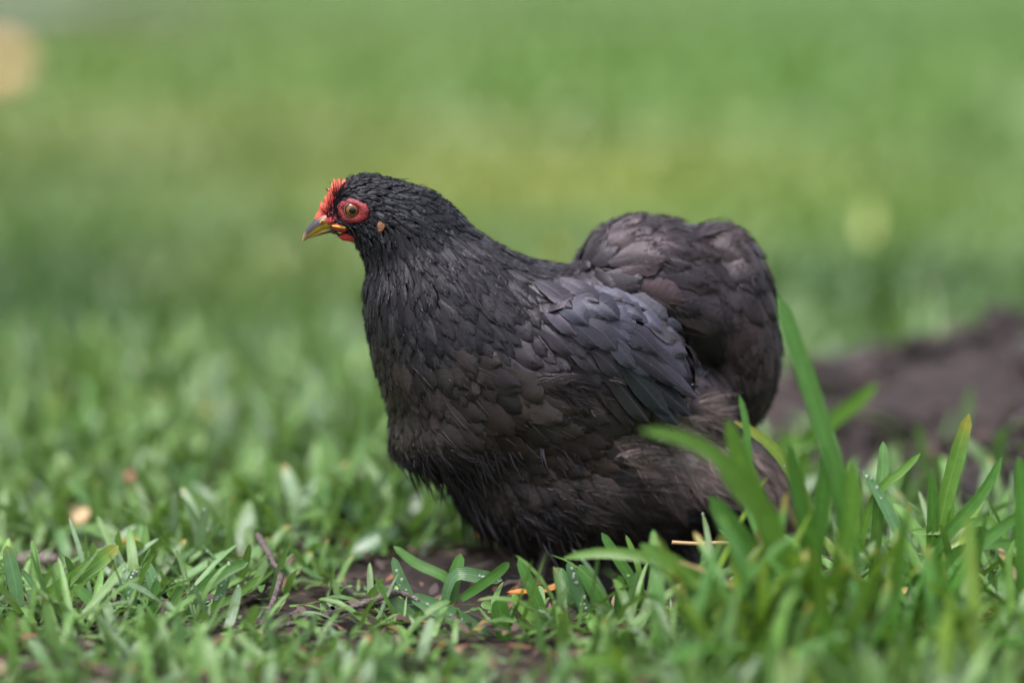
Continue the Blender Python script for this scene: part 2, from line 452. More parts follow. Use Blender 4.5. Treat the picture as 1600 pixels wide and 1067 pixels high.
# ------------------------------------------------------------------ feather field, read off the photograph
# x, y, flow angle (0 right, 90 down), length, width, spacing, type (0 vane, 1 wispy, 2 short hair), colour
BLK, HAC, BRE, BAK, WIN, TAI, FLU, BEL = range(8)
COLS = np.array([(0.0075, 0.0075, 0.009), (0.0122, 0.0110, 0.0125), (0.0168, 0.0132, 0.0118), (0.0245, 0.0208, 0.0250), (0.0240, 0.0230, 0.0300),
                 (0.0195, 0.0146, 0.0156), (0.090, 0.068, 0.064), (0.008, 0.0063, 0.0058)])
F = np.array([
 (518, 300, -40, 14, 4, 5, 2, BLK), (545, 278, -10, 15, 5, 5, 2, BLK), (580, 272, 8, 17, 6, 6, 2, BLK), (600, 290, 18, 18, 6, 6, 2, BLK), (560, 300, 5, 14, 5, 5, 2, BLK),
 (580, 345, 28, 14, 5, 5, 2, BLK), (545, 380, 50, 18, 5, 6, 2, BLK), (565, 365, 40, 16, 5, 5, 2, BLK), (530, 368, 45, 14, 4, 5, 2, BLK), (525, 330, 60, 12, 4, 5, 2, BLK),
 (620, 315, 22, 22, 8, 7, 2, BLK), (660, 300, 32, 26, 9, 8, 0, BLK), (700, 325, 43, 32, 11, 9, 0, BLK), (650, 345, 38, 30, 10, 9, 0, BLK), (740, 360, 45, 42, 14, 11, 0, HAC),
 (640, 380, 62, 40, 12, 10, 0, HAC), (600, 395, 85, 34, 9, 9, 0, HAC), (575, 420, 93, 34, 8, 9, 0, HAC), (690, 390, 58, 46, 15, 12, 0, HAC), (780, 395, 47, 56, 16, 12, 0, HAC),
 (700, 450, 58, 50, 20, 14, 0, HAC), (760, 440, 60, 56, 22, 14, 0, HAC), (805, 425, 55, 60, 19, 13, 0, HAC), (815, 470, 60, 55, 24, 16, 0, HAC), (760, 500, 57, 54, 26, 17, 0, HAC),
 (640, 460, 80, 46, 12, 11, 0, HAC), (570, 480, 94, 44, 10, 10, 0, HAC), (650, 520, 74, 50, 20, 14, 0, HAC), (590, 540, 88, 46, 14, 12, 0, BRE),
 (600, 610, 84, 48, 22, 15, 0, BRE), (660, 600, 68, 54, 30, 18, 0, BRE), (720, 580, 52, 56, 34, 20, 0, BRE), (640, 670, 66, 50, 28, 17, 0, BRE), (720, 670, 42, 58, 36, 20, 0, BRE),
 (615, 700, 80, 40, 18, 12, 1, BRE), (650, 715, 60, 40, 20, 13, 1, BEL), (780, 620, 42, 58, 36, 21, 0, BRE), (800, 690, 33, 60, 34, 20, 0, BRE), (860, 720, 26, 60, 34, 20, 0, BRE),
 (760, 740, 36, 58, 30, 18, 0, BRE), (840, 640, 32, 58, 38, 22, 0, BRE), (700, 735, 45, 48, 24, 15, 1, BEL), (760, 800, 60, 52, 26, 15, 1, BEL), (830, 800, 45, 56, 28, 17, 1, BEL),
 (840, 420, 46, 50, 28, 17, 0, BAK), (880, 418, 30, 46, 28, 16, 0, BAK), (930, 425, 26, 50, 28, 17, 0, BAK), (850, 460, 48, 56, 38, 22, 0, BAK), (835, 530, 46, 56, 38, 21, 0, BAK), (868, 500, 46, 58, 42, 23, 0, WIN), (880, 545, 38, 54, 38, 22, 0, BAK),
 (900, 470, 34, 60, 38, 22, 0, WIN), (900, 520, 42, 54, 36, 22, 0, WIN), (960, 480, 38, 62, 38, 22, 0, WIN), (1000, 510, 46, 60, 34, 21, 0, WIN), (1040, 560, 54, 54, 28, 18, 0, WIN),
 (950, 550, 48, 52, 34, 21, 0, WIN), (1000, 580, 56, 50, 30, 20, 0, WIN), (890, 575, 20, 54, 36, 22, 1, BRE), (860, 590, 25, 60, 40, 22, 1, BRE), (930, 620, 34, 56, 38, 22, 0, BRE), (990, 630, 50, 56, 36, 22, 0, BRE),
 (920, 680, 20, 66, 44, 25, 0, BRE), (960, 690, 24, 76, 52, 26, 1, FLU), (1010, 700, 36, 84, 56, 26, 1, FLU), (1070, 650, 20, 74, 50, 24, 1, FLU), (1060, 720, 42, 84, 54, 26, 1, FLU),
 (1120, 690, 45, 76, 50, 25, 1, FLU), (940, 760, 28, 74, 48, 25, 1, BRE), (1040, 790, 24, 84, 50, 26, 1, BEL), (960, 830, 35, 74, 44, 24, 1, BEL), (870, 850, 60, 64, 34, 20, 1, BEL), (1120, 800, 30, 80, 46, 25, 1, BEL),
 (895, 395, -48, 56, 34, 22, 0, TAI), (920, 375, -36, 62, 40, 24, 0, TAI), (960, 350, -18, 70, 44, 26, 0, TAI), (1020, 342, 6, 72, 44, 26, 0, TAI), (950, 405, -14, 70, 46, 28, 0, TAI), (1000, 425, 0, 76, 50, 30, 0, TAI),
 (1050, 395, 16, 76, 48, 30, 0, TAI), (1100, 425, 34, 80, 52, 32, 0, TAI), (1060, 465, 18, 84, 54, 32, 0, TAI), (1150, 445, 58, 84, 52, 32, 0, TAI), (1190, 455, 78, 84, 46, 30, 0, TAI),
 (1060, 520, 22, 86, 56, 32, 0, TAI), (1100, 560, 42, 84, 54, 32, 0, TAI), (1150, 545, 72, 86, 52, 32, 0, TAI), (1200, 560, 88, 84, 46, 30, 0, TAI), (1130, 620, 74, 80, 48, 30, 0, TAI), (1190, 630, 94, 76, 40, 28, 0, TAI),
 (1110, 356, 8, 60, 44, 26, 0, TAI), (1160, 378, 46, 62, 44, 26, 0, TAI), (1150, 720, 56, 76, 44, 26, 1, FLU), (1190, 780, 50, 76, 44, 26, 1, FLU),
], float)
def field(px, py):
    d2 = (px[:, None] - F[None, :, 0]) ** 2 + (py[:, None] - F[None, :, 1]) ** 2 + 60
    w = d2 ** -2.0
    w /= w.sum(1, keepdims=True)
    a = np.radians(F[:, 2])
    ang = np.arctan2(w @ np.sin(a), w @ np.cos(a))
    field.w = w
    return ang, w @ F[:, 3], w @ F[:, 4], w @ F[:, 5], d2
def near_px(p):
    q = p.copy(); q[:, 1] = -np.abs(q[:, 1])
    return project(to_world(q))
def flow(p, n, jit=0.0):
    xy = near_px(p); ang, *_ = field(xy[:, 0], xy[:, 1]); ang = ang + jit
    d = np.stack([np.cos(ang), np.zeros_like(ang), -np.sin(ang)], -1)
    d = d - n * (d * n).sum(-1, keepdims=True)
    l = np.linalg.norm(d, axis=-1, keepdims=True)
    return d / np.maximum(l, 1e-3)

# dart-throwing over the body surface with a spacing that follows the field
cand_v, _ = surface_nets((-330, -215, -20), (470, 215, 700), 4.0)
cand_v, cand_n = snap(cand_v + rng.normal(0, 1.0, cand_v.shape), 2)
xy = near_px(cand_v)
_, cL, cW, cS, cd2 = field(xy[:, 0], xy[:, 1])
keep = cand_v[:, 2] > 4
def pick(spacing, order):
    cell = 8.0; gridd = {}; out = []
    P = cand_v; ij = np.floor(P / cell).astype(int)
    for i in order:
        if not keep[i]: continue
        r = spacing[i]; m = int(math.ceil(r / cell)); x, y, z = ij[i]; ok = True
        for a in range(x - m, x + m + 1):
            for b in range(y - m, y + m + 1):
                for c in range(z - m, z + m + 1):
                    for j in gridd.get((a, b, c), ()):
                        if (P[i, 0] - P[j, 0]) ** 2 + (P[i, 1] - P[j, 1]) ** 2 + (P[i, 2] - P[j, 2]) ** 2 < r * r:
                            ok = False; break
                    if not ok: break
                if not ok: break
            if not ok: break
        if ok:
            gridd.setdefault((x, y, z), []).append(i); out.append(i)
    return np.array(out)
sel = pick(cS * np.where(cS > 23.5, .80, .84), rng.permutation(len(cand_v)))

NST = 8
def grow(roots, normals, L, jit, free=None):
    """march each feather's shaft along the body surface"""
    n = normals; p = roots.copy(); pos = [p]; ns = [n]; ts = [flow(p, n, jit)]
    for i in range(NST):
        t = flow(p, n, jit)
        step = p + t * (L / NST)[:, None]
        sn, nn = snap(step, 1)
        if free is not None:
            f = (free * min(1, i / 3.0))[:, None]
            cont = p + ts[-1] * (L / NST)[:, None]
            sn = sn * (1 - f) + cont * f
            nn = nn * (1 - f) + n * f; nn /= np.linalg.norm(nn, axis=-1, keepdims=True)
        d = sn - p; t = d / np.maximum(np.linalg.norm(d, axis=-1, keepdims=True), 1e-6)
        p, n = sn, nn
        pos.append(p); ns.append(n); ts.append(t)
    return np.stack(pos, 1), np.stack(ns, 1), np.stack(ts, 1)

SROW = np.array([0, .2, .42, .62, .80, .93, 1.0]); WROW = np.array([.30, .66, .92, 1.0, .92, .66, .15])
UCOL = np.array([-1, -.5, 0, .5, 1.0])
def interp_rows(arr, s):
    x = s * NST; i = np.minimum(x.astype(int), NST - 1); f = (x - i)[None, :, None]
    return arr[:, i] * (1 - f) + arr[:, i + 1] * f
def vane(pos, ns, ts, W, base, lift, roll, camber=0.10, pointed=None, ragged=0.05):
    N = len(pos)
    p, n, t = interp_rows(pos, SROW), interp_rows(ns, SROW), interp_rows(ts, SROW)
    b = np.cross(n, t); b /= np.maximum(np.linalg.norm(b, axis=-1, keepdims=True), 1e-6)
    w = np.broadcast_to(WROW, (N, 7)).copy()
    if pointed is not None:
        sharp = np.array([.35, .8, 1.0, .85, .55, .28, .03])
        w = w * (1 - pointed[:, None]) + sharp * pointed[:, None]
    w = w * (W / 2)[:, None] * (1 + rng.normal(0, ragged, (N, 7)))
    h = base[:, None] + lift[:, None] * SROW[None, :] ** 1.25
    u = UCOL[None, None, :]
    off = (u * w[..., None])
    up = h[..., None] - camber * W[:, None, None] * u ** 2 * (0.4 + SROW[None, :, None]) + roll[:, None, None] * u
    back = -0.22 * np.abs(u) ** 1.5 * w[..., None] * (SROW[None, :, None] > 0.5)
    v = p[:, :, None, :] + b[:, :, None, :] * off[..., None] + n[:, :, None, :] * up[..., None] + t[:, :, None, :] * back[..., None]
    v = v + rng.normal(0, 0.35, v.shape)
    L = np.linalg.norm(np.diff(pos, axis=1), axis=-1).sum(1)
    uvv = np.stack(np.broadcast_arrays(u * np.ones((N, 7, 1)), (SROW[None, :] * L[:, None])[..., None] * np.ones((1, 1, 5))), -1)
    return v, uvv
g = np.arange(35).reshape(7, 5)
VQ = np.stack([g[:-1, :-1], g[:-1, 1:], g[1:, 1:], g[1:, :-1]], -1).reshape(-1, 4)

def strand_ribbons(P0, P1, P2, width):
    """thin bent ribbons through three points, two quads that taper to a tip"""
    d = P2 - P0; view = CAM_L - P0
    sd = np.cross(d, view); sd /= np.maximum(np.linalg.norm(sd, axis=-1, keepdims=True), 1e-6)
    sd = sd + rng.normal(0, .25, sd.shape)
    w = (width / 2)[:, None] * sd
    V = np.stack([P0 - w, P0 + w, P1 - w * .8, P1 + w * .8, P2 - w * .12, P2 + w * .12], 1)
    q = np.array([(0, 1, 3, 2), (2, 3, 5, 4)])
    return V.reshape(-1, 3), (np.arange(len(P0))[:, None, None] * 6 + q[None]).reshape(-1, 4)

roots, rn = cand_v[sel], cand_n[sel]
xyr = near_px(roots)
_, fL, fW, fS, fd2 = field(xyr[:, 0], xyr[:, 1])
fw = field.w @ COLS[F[:, 7].astype(int)]
jd = fd2 * rng.lognormal(0, 0.35, fd2.shape)
ni = jd.argmin(1)
ftype = F[ni, 6].astype(int); fcol = F[ni, 7].astype(int)
N = len(sel)
# keep feathers off the bare face, the eye, the beak's base
def in_ell(x, y, cx, cy, a, b, ang=0.0):
    c, s = math.cos(math.radians(ang)), math.sin(math.radians(ang))
    u = (x - cx) * c + (y - cy) * s; v = -(x - cx) * s + (y - cy) * c
    return (u / a) ** 2 + (v / b) ** 2 < 1
def bare(x, y):
    return in_ell(x, y, 550, 330, 27, 20, 8) | in_ell(x, y, 508, 341, 17, 13, -20) | in_ell(x, y, 529, 358, 11, 6, 20) | in_ell(x, y, 596, 353, 5, 8, 30)
ok = ~bare(xyr[:, 0], xyr[:, 1])
roots, rn, fL, fW, fS, ftype, fcol, xyr, fw = [a[ok] for a in (roots, rn, fL, fW, fS, ftype, fcol, xyr, fw)]
N = len(roots)
sz_ = rng.lognormal(0, .16, N); fL = fL * sz_ * rng.uniform(.88, 1.12, N); fW = fW * sz_ * rng.uniform(.85, 1.15, N)
fL = np.where(fcol == TAI, np.minimum(fL, 96) * 1.15, fL); fW = np.where(fcol == TAI, np.minimum(fW, 58) * 1.08, fW); fW = np.where((fcol == HAC) & (fW > 14), fW * 1.15, fW); fW = np.where(fcol == BRE, fW * 1.12, fW); fL = np.where(fcol == BRE, fL * 1.06, fL)
jit = rng.normal(0, 0.13, N); ruf = rng.random(N) < .045; jit = np.where(ruf, jit + rng.normal(0, .35, N), jit)
is_wing = (fcol == WIN)
tailish = (fcol == TAI)
free = np.where(tailish, 0.25, 0.0)
pos, ns, ts = grow(roots, rn, fL, jit, free)
# feathers whose tips would reach into the bare face are shortened
tipxy = near_px(pos[:, -1]); inb = bare(tipxy[:, 0], tipxy[:, 1]) & (ftype == 2)
pointed = np.where((fcol == HAC), np.interp(fW, [10, 24], [.5, .12]), 0.0) * rng.uniform(.3, 1.3, N); pointed = np.clip(pointed, 0, 1)
lift = fL * 0.105 + rng.normal(0, 0.8, N) + np.where(ruf, rng.uniform(0, 4, N), 0); basez = rng.uniform(0, 2.2, N)
lift = np.where(tailish, lift * .95, lift); lift = np.where(fcol == HAC, lift * .62, lift)
roll = rng.normal(0, 0.05, N) * fW
vv, uu = vane(pos, ns, ts, fW * np.where(ftype == 1, 0.72, 1.0), basez, lift, roll, 0.12, pointed, .09)
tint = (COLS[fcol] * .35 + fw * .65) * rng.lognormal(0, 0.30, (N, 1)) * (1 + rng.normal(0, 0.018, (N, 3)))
blue = rng.random(N)
sheen = (fcol == WIN) & (blue < 0.33)
tint[sheen] = tint[sheen] * np.array([0.98, 1.04, 1.14]) * 1.3
gloss = (fcol == TAI) & (blue < .22)
tint[gloss] = tint[gloss] * np.array([1.15, 1.15, 1.3])
brown = (np.isin(fcol, (BRE, TAI, WIN))) & (blue > 0.80)
tint[brown] = tint[brown] * np.array([1.14, 1.03, 0.98])
shaft = np.where(rng.random(N) < np.where(is_wing, 0.5, 0.06), rng.uniform(.2, .7, N), 0.0)
shaft = np.where(ftype == 2, 0, shaft)

# which feathers show largest from where the photograph was taken
view = CAM_L - pos[:, 5]; view /= np.linalg.norm(view, axis=-1, keepdims=True)
facing = (view * ns[:, 5]).sum(-1)
visible = (facing > 0.15) & (roots[:, 1] < 25) & (xyr[:, 1] < 850)
score = np.where(visible, fL * fW * facing, 0)
big = np.argsort(-score)[:300]
is_big = np.zeros(N, bool); is_big[big] = True
def feather_tint(i):
    t = np.empty((len(i), 35, 4)); t[..., :3] = tint[i][:, None, :]; t[..., 3] = shaft[i][:, None]
    return t
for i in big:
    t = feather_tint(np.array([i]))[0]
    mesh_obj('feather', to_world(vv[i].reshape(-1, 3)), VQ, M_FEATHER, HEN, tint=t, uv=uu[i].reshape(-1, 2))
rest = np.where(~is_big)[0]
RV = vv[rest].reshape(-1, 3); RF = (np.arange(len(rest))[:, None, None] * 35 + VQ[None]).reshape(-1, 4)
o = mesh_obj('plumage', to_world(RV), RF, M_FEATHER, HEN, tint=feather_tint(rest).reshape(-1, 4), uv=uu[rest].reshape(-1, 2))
tag(o, kind='stuff')

# loose barbs: along wispy feathers, at vane edges, and stray filaments over the whole plumage
SV, SF, ST = [], [], []
off = 0
def add_strands(P0, P1, P2, width, colr):
    global off
    V, Q = strand_ribbons(P0, P1, P2, width)
    SV.append(V); SF.append(Q + off); off += len(V)
    c = np.ones((len(P0), 6, 4)); c[..., :3] = colr[:, None, :]; c[..., 3] = 0
    ST.append(c.reshape(-1, 4))
def along(arr, idx, s):
    x = s * NST; i = np.minimum(x.astype(int), NST - 1); f = (x - i)[:, None]
    return arr[idx, i] * (1 - f) + arr[idx, i + 1] * f
wisp = np.where(ftype == 1)[0]
idx = np.repeat(wisp, 64); n_ = len(idx)
s = rng.uniform(.08, 1, n_); side = rng.choice([-1, 1], n_)
p = along(pos, idx, s); nn = along(ns, idx, s); tt = along(ts, idx, s); bb = np.cross(nn, tt)
hgt = basez[idx] + lift[idx] * s ** 1.25 + 1.0
ln = fW[idx] * rng.uniform(.45, 1.15, n_) * (0.6 + 0.5 * np.sin(np.pi * s))
p = p + nn * hgt[:, None]
m = p + (tt * .72 + bb * side[:, None] * .42) * (ln * .55)[:, None] + nn * rng.normal(1.2, 1.2, n_)[:, None]
e = m + (tt * .92 + bb * side[:, None] * .22) * (ln * .6)[:, None] + nn * rng.normal(1.0, 2.4, n_)[:, None] + rng.normal(0, 1.5, (n_, 3))
add_strands(p, m, e, rng.uniform(.6, 1.4, n_), tint[idx] * rng.lognormal(0.0, .35, (n_, 1)) * np.where(fcol[idx] == FLU, 1.15, .72)[:, None])
# fringe on vanes
van = np.where(ftype != 1)[0]
idx = np.repeat(van, np.where(fcol[van] == TAI, 26, np.where(np.isin(fcol[van], (HAC, BRE)), 7, 7))); n_ = len(idx)
s = rng.uniform(.55, .97, n_); side = rng.choice([-1, 1], n_)
p = along(pos, idx, s); nn = along(ns, idx, s); tt = along(ts, idx, s); bb = np.cross(nn, tt)
wv = np.interp(s, SROW, WROW) * fW[idx] / 2
hgt = basez[idx] + lift[idx] * s ** 1.25
inner = rng.uniform(.1, .7, n_)
p = p + bb * (side * wv * inner)[:, None] + nn * (hgt + .4)[:, None]
ln = fL[idx] * rng.uniform(.06, .17, n_)
m = p + (tt * .8 + bb * side[:, None] * .35) * (ln * .6)[:, None] + nn * .6
e = m + (tt * .9 + bb * side[:, None] * .25) * (ln * .6)[:, None] + nn * rng.normal(.3, 1.0, n_)[:, None]
add_strands(p, m, e, rng.uniform(.5, 1.1, n_), tint[idx] * rng.lognormal(0, .12, (n_, 1)))
# stray filaments
ci = rng.choice(np.where(keep & ~bare(xy[:, 0], xy[:, 1]))[0], 1700)
p = cand_v[ci]; nn = cand_n[ci]
_, l_, w_, _, d2_ = field(xy[ci, 0], xy[ci, 1]); cc = F[d2_.argmin(1), 7].astype(int)
tt = flow(p, nn, rng.normal(0, .25, len(p))); ln = np.clip(l_ * rng.uniform(.4, .9, len(p)), 8, 40)
p = p + nn * rng.uniform(2, 7, len(p))[:, None]
m = p + tt * (ln * .5)[:, None] + nn * rng.uniform(0, 2.2, len(p))[:, None]
e, en = snap(m + tt * (ln * .6)[:, None], 1); e = e + en * rng.uniform(5, 11, len(p))[:, None]
add_strands(p, m, e, rng.uniform(.5, 1.1, len(p)), COLS[cc] * rng.lognormal(.35, .5, (len(p), 1)))
# belly and breast-bottom tassels hanging towards the grass
bi = np.where((xy[:, 1] > 690) & (cand_n[:, 2] < -0.25) & keep)[0]; ci = rng.choice(bi, 2200)
p = cand_v[ci]; nn = cand_n[ci]; ln = rng.uniform(16, 68, len(p))
dn = np.array([.35, 0, -1.0]) + rng.normal(0, .22, (len(p), 3))
m = p + dn * (ln * .5)[:, None] * .8 + nn * 2; e = m + (dn + np.array([.15, 0, 0])) * (ln * .5)[:, None]
e[:, 2] = np.maximum(e[:, 2], 3)
add_strands(p, m, e, rng.uniform(1.2, 4.0, len(p)), COLS[np.full(len(p), BEL)] * rng.lognormal(0, .3, (len(p), 1)))
SVa = np.concatenate(SV)
o = mesh_obj('loose_barbs', to_world(SVa), np.concatenate(SF), M_FEATHER, HEN, tint=np.concatenate(ST), uv=np.full((len(SVa), 2), .5))
tag(o, kind='stuff')

# hand-placed wing flight feathers: root and tip as seen, width, lift, colour
WINGF = [
 ((985, 520), (1062, 588), 26, 10, (0.05, 0.046, 0.058)), ((1000, 545), (1067, 612), 26, 12, (0.066, 0.062, 0.076)), ((975, 545), (1050, 600), 28, 9, (0.045, 0.04, 0.05)),
 ((960, 560), (1032, 640), 34, 5, (0.030, 0.036, 0.036)), ((985, 585), (1045, 655), 34, 3, (0.034, 0.042, 0.043)), ((1005, 590), (1062, 640), 30, 4, (0.026, 0.030, 0.030)),
 ((940, 575), (1005, 655), 36, 5, (0.032, 0.032, 0.028)), ((925, 590), (985, 662), 36, 4, (0.034, 0.028, 0.024)),
 ((930, 445), (1000, 500), 36, 9, (0.066, 0.068, 0.088)), ((960, 455), (1030, 520), 30, 10, (0.080, 0.080, 0.104)), ((905, 455), (965, 500), 38, 9, (0.05, 0.054, 0.072)),
 ((836, 440), (892, 482), 36, 7, (0.052, 0.045, 0.055)), ((850, 478), (900, 524), 36, 7, (0.056, 0.05, 0.062)), ((842, 512), (895, 554), 34, 7, (0.05, 0.043, 0.05)), ((882, 500), (932, 542), 36, 8, (0.062, 0.06, 0.074)),
 ((885, 542), (936, 582), 34, 7, (0.055, 0.048, 0.056)), ((912, 500), (962, 548), 36, 8, (0.066, 0.062, 0.076)), ((925, 548), (972, 594), 32, 7, (0.06, 0.053, 0.06)), ((872, 438), (932, 474), 38, 7, (0.06, 0.053, 0.066)), ((862, 462), (916, 508), 38, 8, (0.058, 0.06, 0.078)),
 ((940, 520), (990, 575), 34, 9, (0.062, 0.06, 0.072)), ((975, 505), (1025, 555), 30, 9, (0.06, 0.055, 0.07)),
]
wing = None
for (r0, t0, w_, lf, c_) in WINGF:
    s = np.linspace(0, 1, NST + 1)
    bx = r0[0] + (t0[0] - r0[0]) * s; by = r0[1] + (t0[1] - r0[1]) * s - 5 * np.sin(np.pi * s)
    P_, N_ = cast(bx, by)
    # stay out on a smooth line over the hollows
    yline = np.minimum(P_[:, 1], P_[0, 1] * (1 - s) + min(P_[0, 1], P_[-1, 1]) * s + 4 * s)
    P_[:, 1] = yline
    N_ = N_ * .4 + np.array([0.1, -1, .35]); N_ /= np.linalg.norm(N_, axis=-1, keepdims=True)
    T_ = np.gradient(P_, axis=0); T_ /= np.linalg.norm(T_, axis=-1, keepdims=True)
    for mirror in (False, True):
        Pm, Nm, Tm = P_.copy(), N_.copy(), T_.copy()
        if mirror:
            Pm[:, 1] *= -1; Nm[:, 1] *= -1; Tm[:, 1] *= -1
        v, u_ = vane(Pm[None], Nm[None], Tm[None], np.array([float(w_)]), np.array([5.0]), np.array([float(lf) * .7]), np.array([rng.normal(0, 1.0)]), .08)
        t = np.ones((35, 4)); t[:, :3] = np.array(c_) * np.array([.36, .35, .385]) * rng.lognormal(0, .18); t[:, 3] = .35
        o = mesh_obj('wing_feather', to_world(v[0].reshape(-1, 3)), VQ, M_FEATHER, HEN, tint=t, uv=u_[0].reshape(-1, 2))

# ------------------------------------------------------------------ the hen: head
def mirrored(v): 
    w = v.copy(); w[..., 1] *= -1; return w
def polar_patch(name, cx, cy, a, b, ang, mat, bulge, parent, inner=0.0, nr=10, na=48, tintc=(1, 1, 1), rag=0.03):
    """a patch of skin that follows the head's surface, both sides of the head"""
    A, R = np.meshgrid(np.linspace(0, 2 * math.pi, na, endpoint=False), np.linspace(inner, 1, nr))
    rg = 1 + rag * np.sin(5 * A + cx) + rag * .7 * np.sin(11 * A + cy)
    u = a * R * rg * np.cos(A); v = b * R * rg * np.sin(A)
    c, s = math.cos(math.radians(ang)), math.sin(math.radians(ang))
    P_, N_ = cast((cx + u * c - v * s).ravel(), (cy + u * s + v * c).ravel())
    h = bulge(R, A).ravel()
    V = P_ + N_ * h[:, None]
    I = np.arange(na * nr).reshape(nr, na)
    q = np.stack([I[:-1], I[1:], np.roll(I[1:], -1, 1), np.roll(I[:-1], -1, 1)], -1).reshape(-1, 4)
    out = []
    for mi in (False, True):
        W_ = mirrored(V) if mi else V
        t = np.ones((len(V), 3)) * tintc
        out.append(mesh_obj(name, to_world(W_), q if not mi else q[:, ::-1], mat, parent, tint=t))
    return out
lat = lambda R, A: 2.2 * np.sin(np.pi * np.clip(R, 0, 1)) + 0.9 * np.sin(9 * A + 14 * R) * np.sin(17 * R + 3 * A)
polar_patch('eye_ring', 551, 330, 26.5, 19.5, 8, M_SKIN, lambda R, A: 1.6 + 3.0 * np.sin(np.pi * np.clip((R - .38) / .62, 0, 1)) + 0.5 * np.sin(23 * A) * (R > .6) * (R < .97) - 4 * (R > .98), HEN, inner=0.38, nr=16, na=64)
polar_patch('face_skin', 512, 339, 18, 13, -30, M_SKIN, lambda R, A: 1.2 + lat(R, A) * .7 - 3 * (R > .98), HEN, nr=12, tintc=(1.6, 1.9, 1.5))
polar_patch('face_skin', 530, 356, 12, 6, 18, M_SKIN, lambda R, A: 1.0 + 3 * np.cos(R * np.pi / 2), HEN, nr=10, tintc=(2.0, 2.0, 1.0))

def ellipsoid_at(name, cx, cy, a, b, thick, ang, mat, parent, lift_=0.0, tintc=(1, 1, 1), lump=0.1, nu=24, nv=14, Yfix=None):
    P_, N_ = cast(np.array([float(cx)]), np.array([float(cy)])); P_, N_ = P_[0], N_[0]
    if Yfix is not None: P_ = sagittal(np.array(float(cx)), np.array(float(cy)), Yfix); N_ = np.array([-.25, -1, .25])
    N_ = N_ * .5 + np.array([0, -1, 0.1]); N_ /= np.linalg.norm(N_)
    ex = np.array([math.cos(math.radians(ang)), 0, -math.sin(math.radians(ang))]); ex -= N_ * ex.dot(N_); ex /= np.linalg.norm(ex)
    ez = np.cross(N_, ex)
    U, V = np.meshgrid(np.linspace(0, 2 * math.pi, nu, endpoint=False), np.linspace(0, math.pi, nv))
    k = 1 + lump * np.sin(3 * U + 2 * V + cx) * np.sin(V)
    X = a * np.sin(V) * np.cos(U) * k; Z = b * np.sin(V) * np.sin(U) * k; Y = thick * np.cos(V)
    pts = P_ + N_ * lift_ + X[..., None] * ex + Z[..., None] * ez + Y[..., None] * N_
    I = np.arange(nu * nv).reshape(nv, nu)
    q = np.stack([I[:-1], I[1:], np.roll(I[1:], -1, 1), np.roll(I[:-1], -1, 1)], -1).reshape(-1, 4)
    pts = pts.reshape(-1, 3)
    out = []
    for mi in (False, True):
        out.append(mesh_obj(name, to_world(mirrored(pts) if mi else pts), q, mat, parent, tint=np.ones((len(pts), 3)) * tintc))
    return out
ellipsoid_at('wattle', 547, 370, 17, 7, 6, 6, M_SKIN, HEN, 3.0, (2.0, 1.6, 1.0))
ellipsoid_at('earlobe', 597, 352, 11.5, 6.4, 3.2, -58, M_LOBE, HEN, .6, lump=.2)

# eyes: ball, iris, pupil, lid
Pe, Ne = cast(np.array([550.5]), np.array([328.5])); Pe, Ne = Pe[0], Ne[0]
Ne = Ne * .2 + np.array([0, -1, -0.02]); Ne /= np.linalg.norm(Ne)
ex = np.array([1, 0, 0]) - Ne * Ne[0]; ex /= np.linalg.norm(ex); ez = np.cross(ex, Ne)
RE = 15.0; CE = Pe + Ne * (-8.5)
def cap(r, t0, t1, nu=32, nv=8):
    U, V = np.meshgrid(np.linspace(0, 2 * math.pi, nu, endpoint=False), np.linspace(t0, t1, nv))
    pts = CE + r * (np.sin(V)[..., None] * (np.cos(U)[..., None] * ex + np.sin(U)[..., None] * ez) + np.cos(V)[..., None] * Ne)
    I = np.arange(nu * nv).reshape(nv, nu)
    q = np.stack([I[:-1], I[1:], np.roll(I[1:], -1, 1), np.roll(I[:-1], -1, 1)], -1).reshape(-1, 4)
    return pts.reshape(-1, 3), q
def torus(R, r, cen, sx=1.0, sz=1.0, nu=40, nv=10):
    U, V = np.meshgrid(np.linspace(0, 2 * math.pi, nu, endpoint=False), np.linspace(0, 2 * math.pi, nv, endpoint=False))
    rr = r * (1 + .15 * np.sin(7 * U))
    pts = cen + ((R + rr * np.cos(V)) * np.cos(U) * sx)[..., None] * ex + ((R + rr * np.cos(V)) * np.sin(U) * sz)[..., None] * ez + (rr * np.sin(V))[..., None] * Ne
    I = np.arange(nu * nv).reshape(nv, nu)
    q = np.stack([I, np.roll(I, -1, 0), np.roll(np.roll(I, -1, 0), -1, 1), np.roll(I, -1, 1)], -1).reshape(-1, 4)
    return pts.reshape(-1, 3), q
for mi in (False, True):
    mm = (lambda v: mirrored(v)) if mi else (lambda v: v)
    v, q = cap(RE, 0.0, math.pi * .95, 32, 18); eye = mesh_obj('eye', to_world(mm(v)), q, M_EYE, HEN)
    v, q = cap(RE + .35, math.asin(5.4 / RE), math.asin(9.5 / RE)); mesh_obj('iris', to_world(mm(v)), q, M_IRIS, eye)
    v, q = cap(RE + .35, 0.0, math.asin(5.4 / RE)); mesh_obj('pupil', to_world(mm(v)), q, M_EYE, eye)
    v, q = torus(11.6, 1.35, CE + Ne * (RE * .64), 1.06, .98); mesh_obj('eyelid', to_world(mm(v)), q, M_LID, eye)

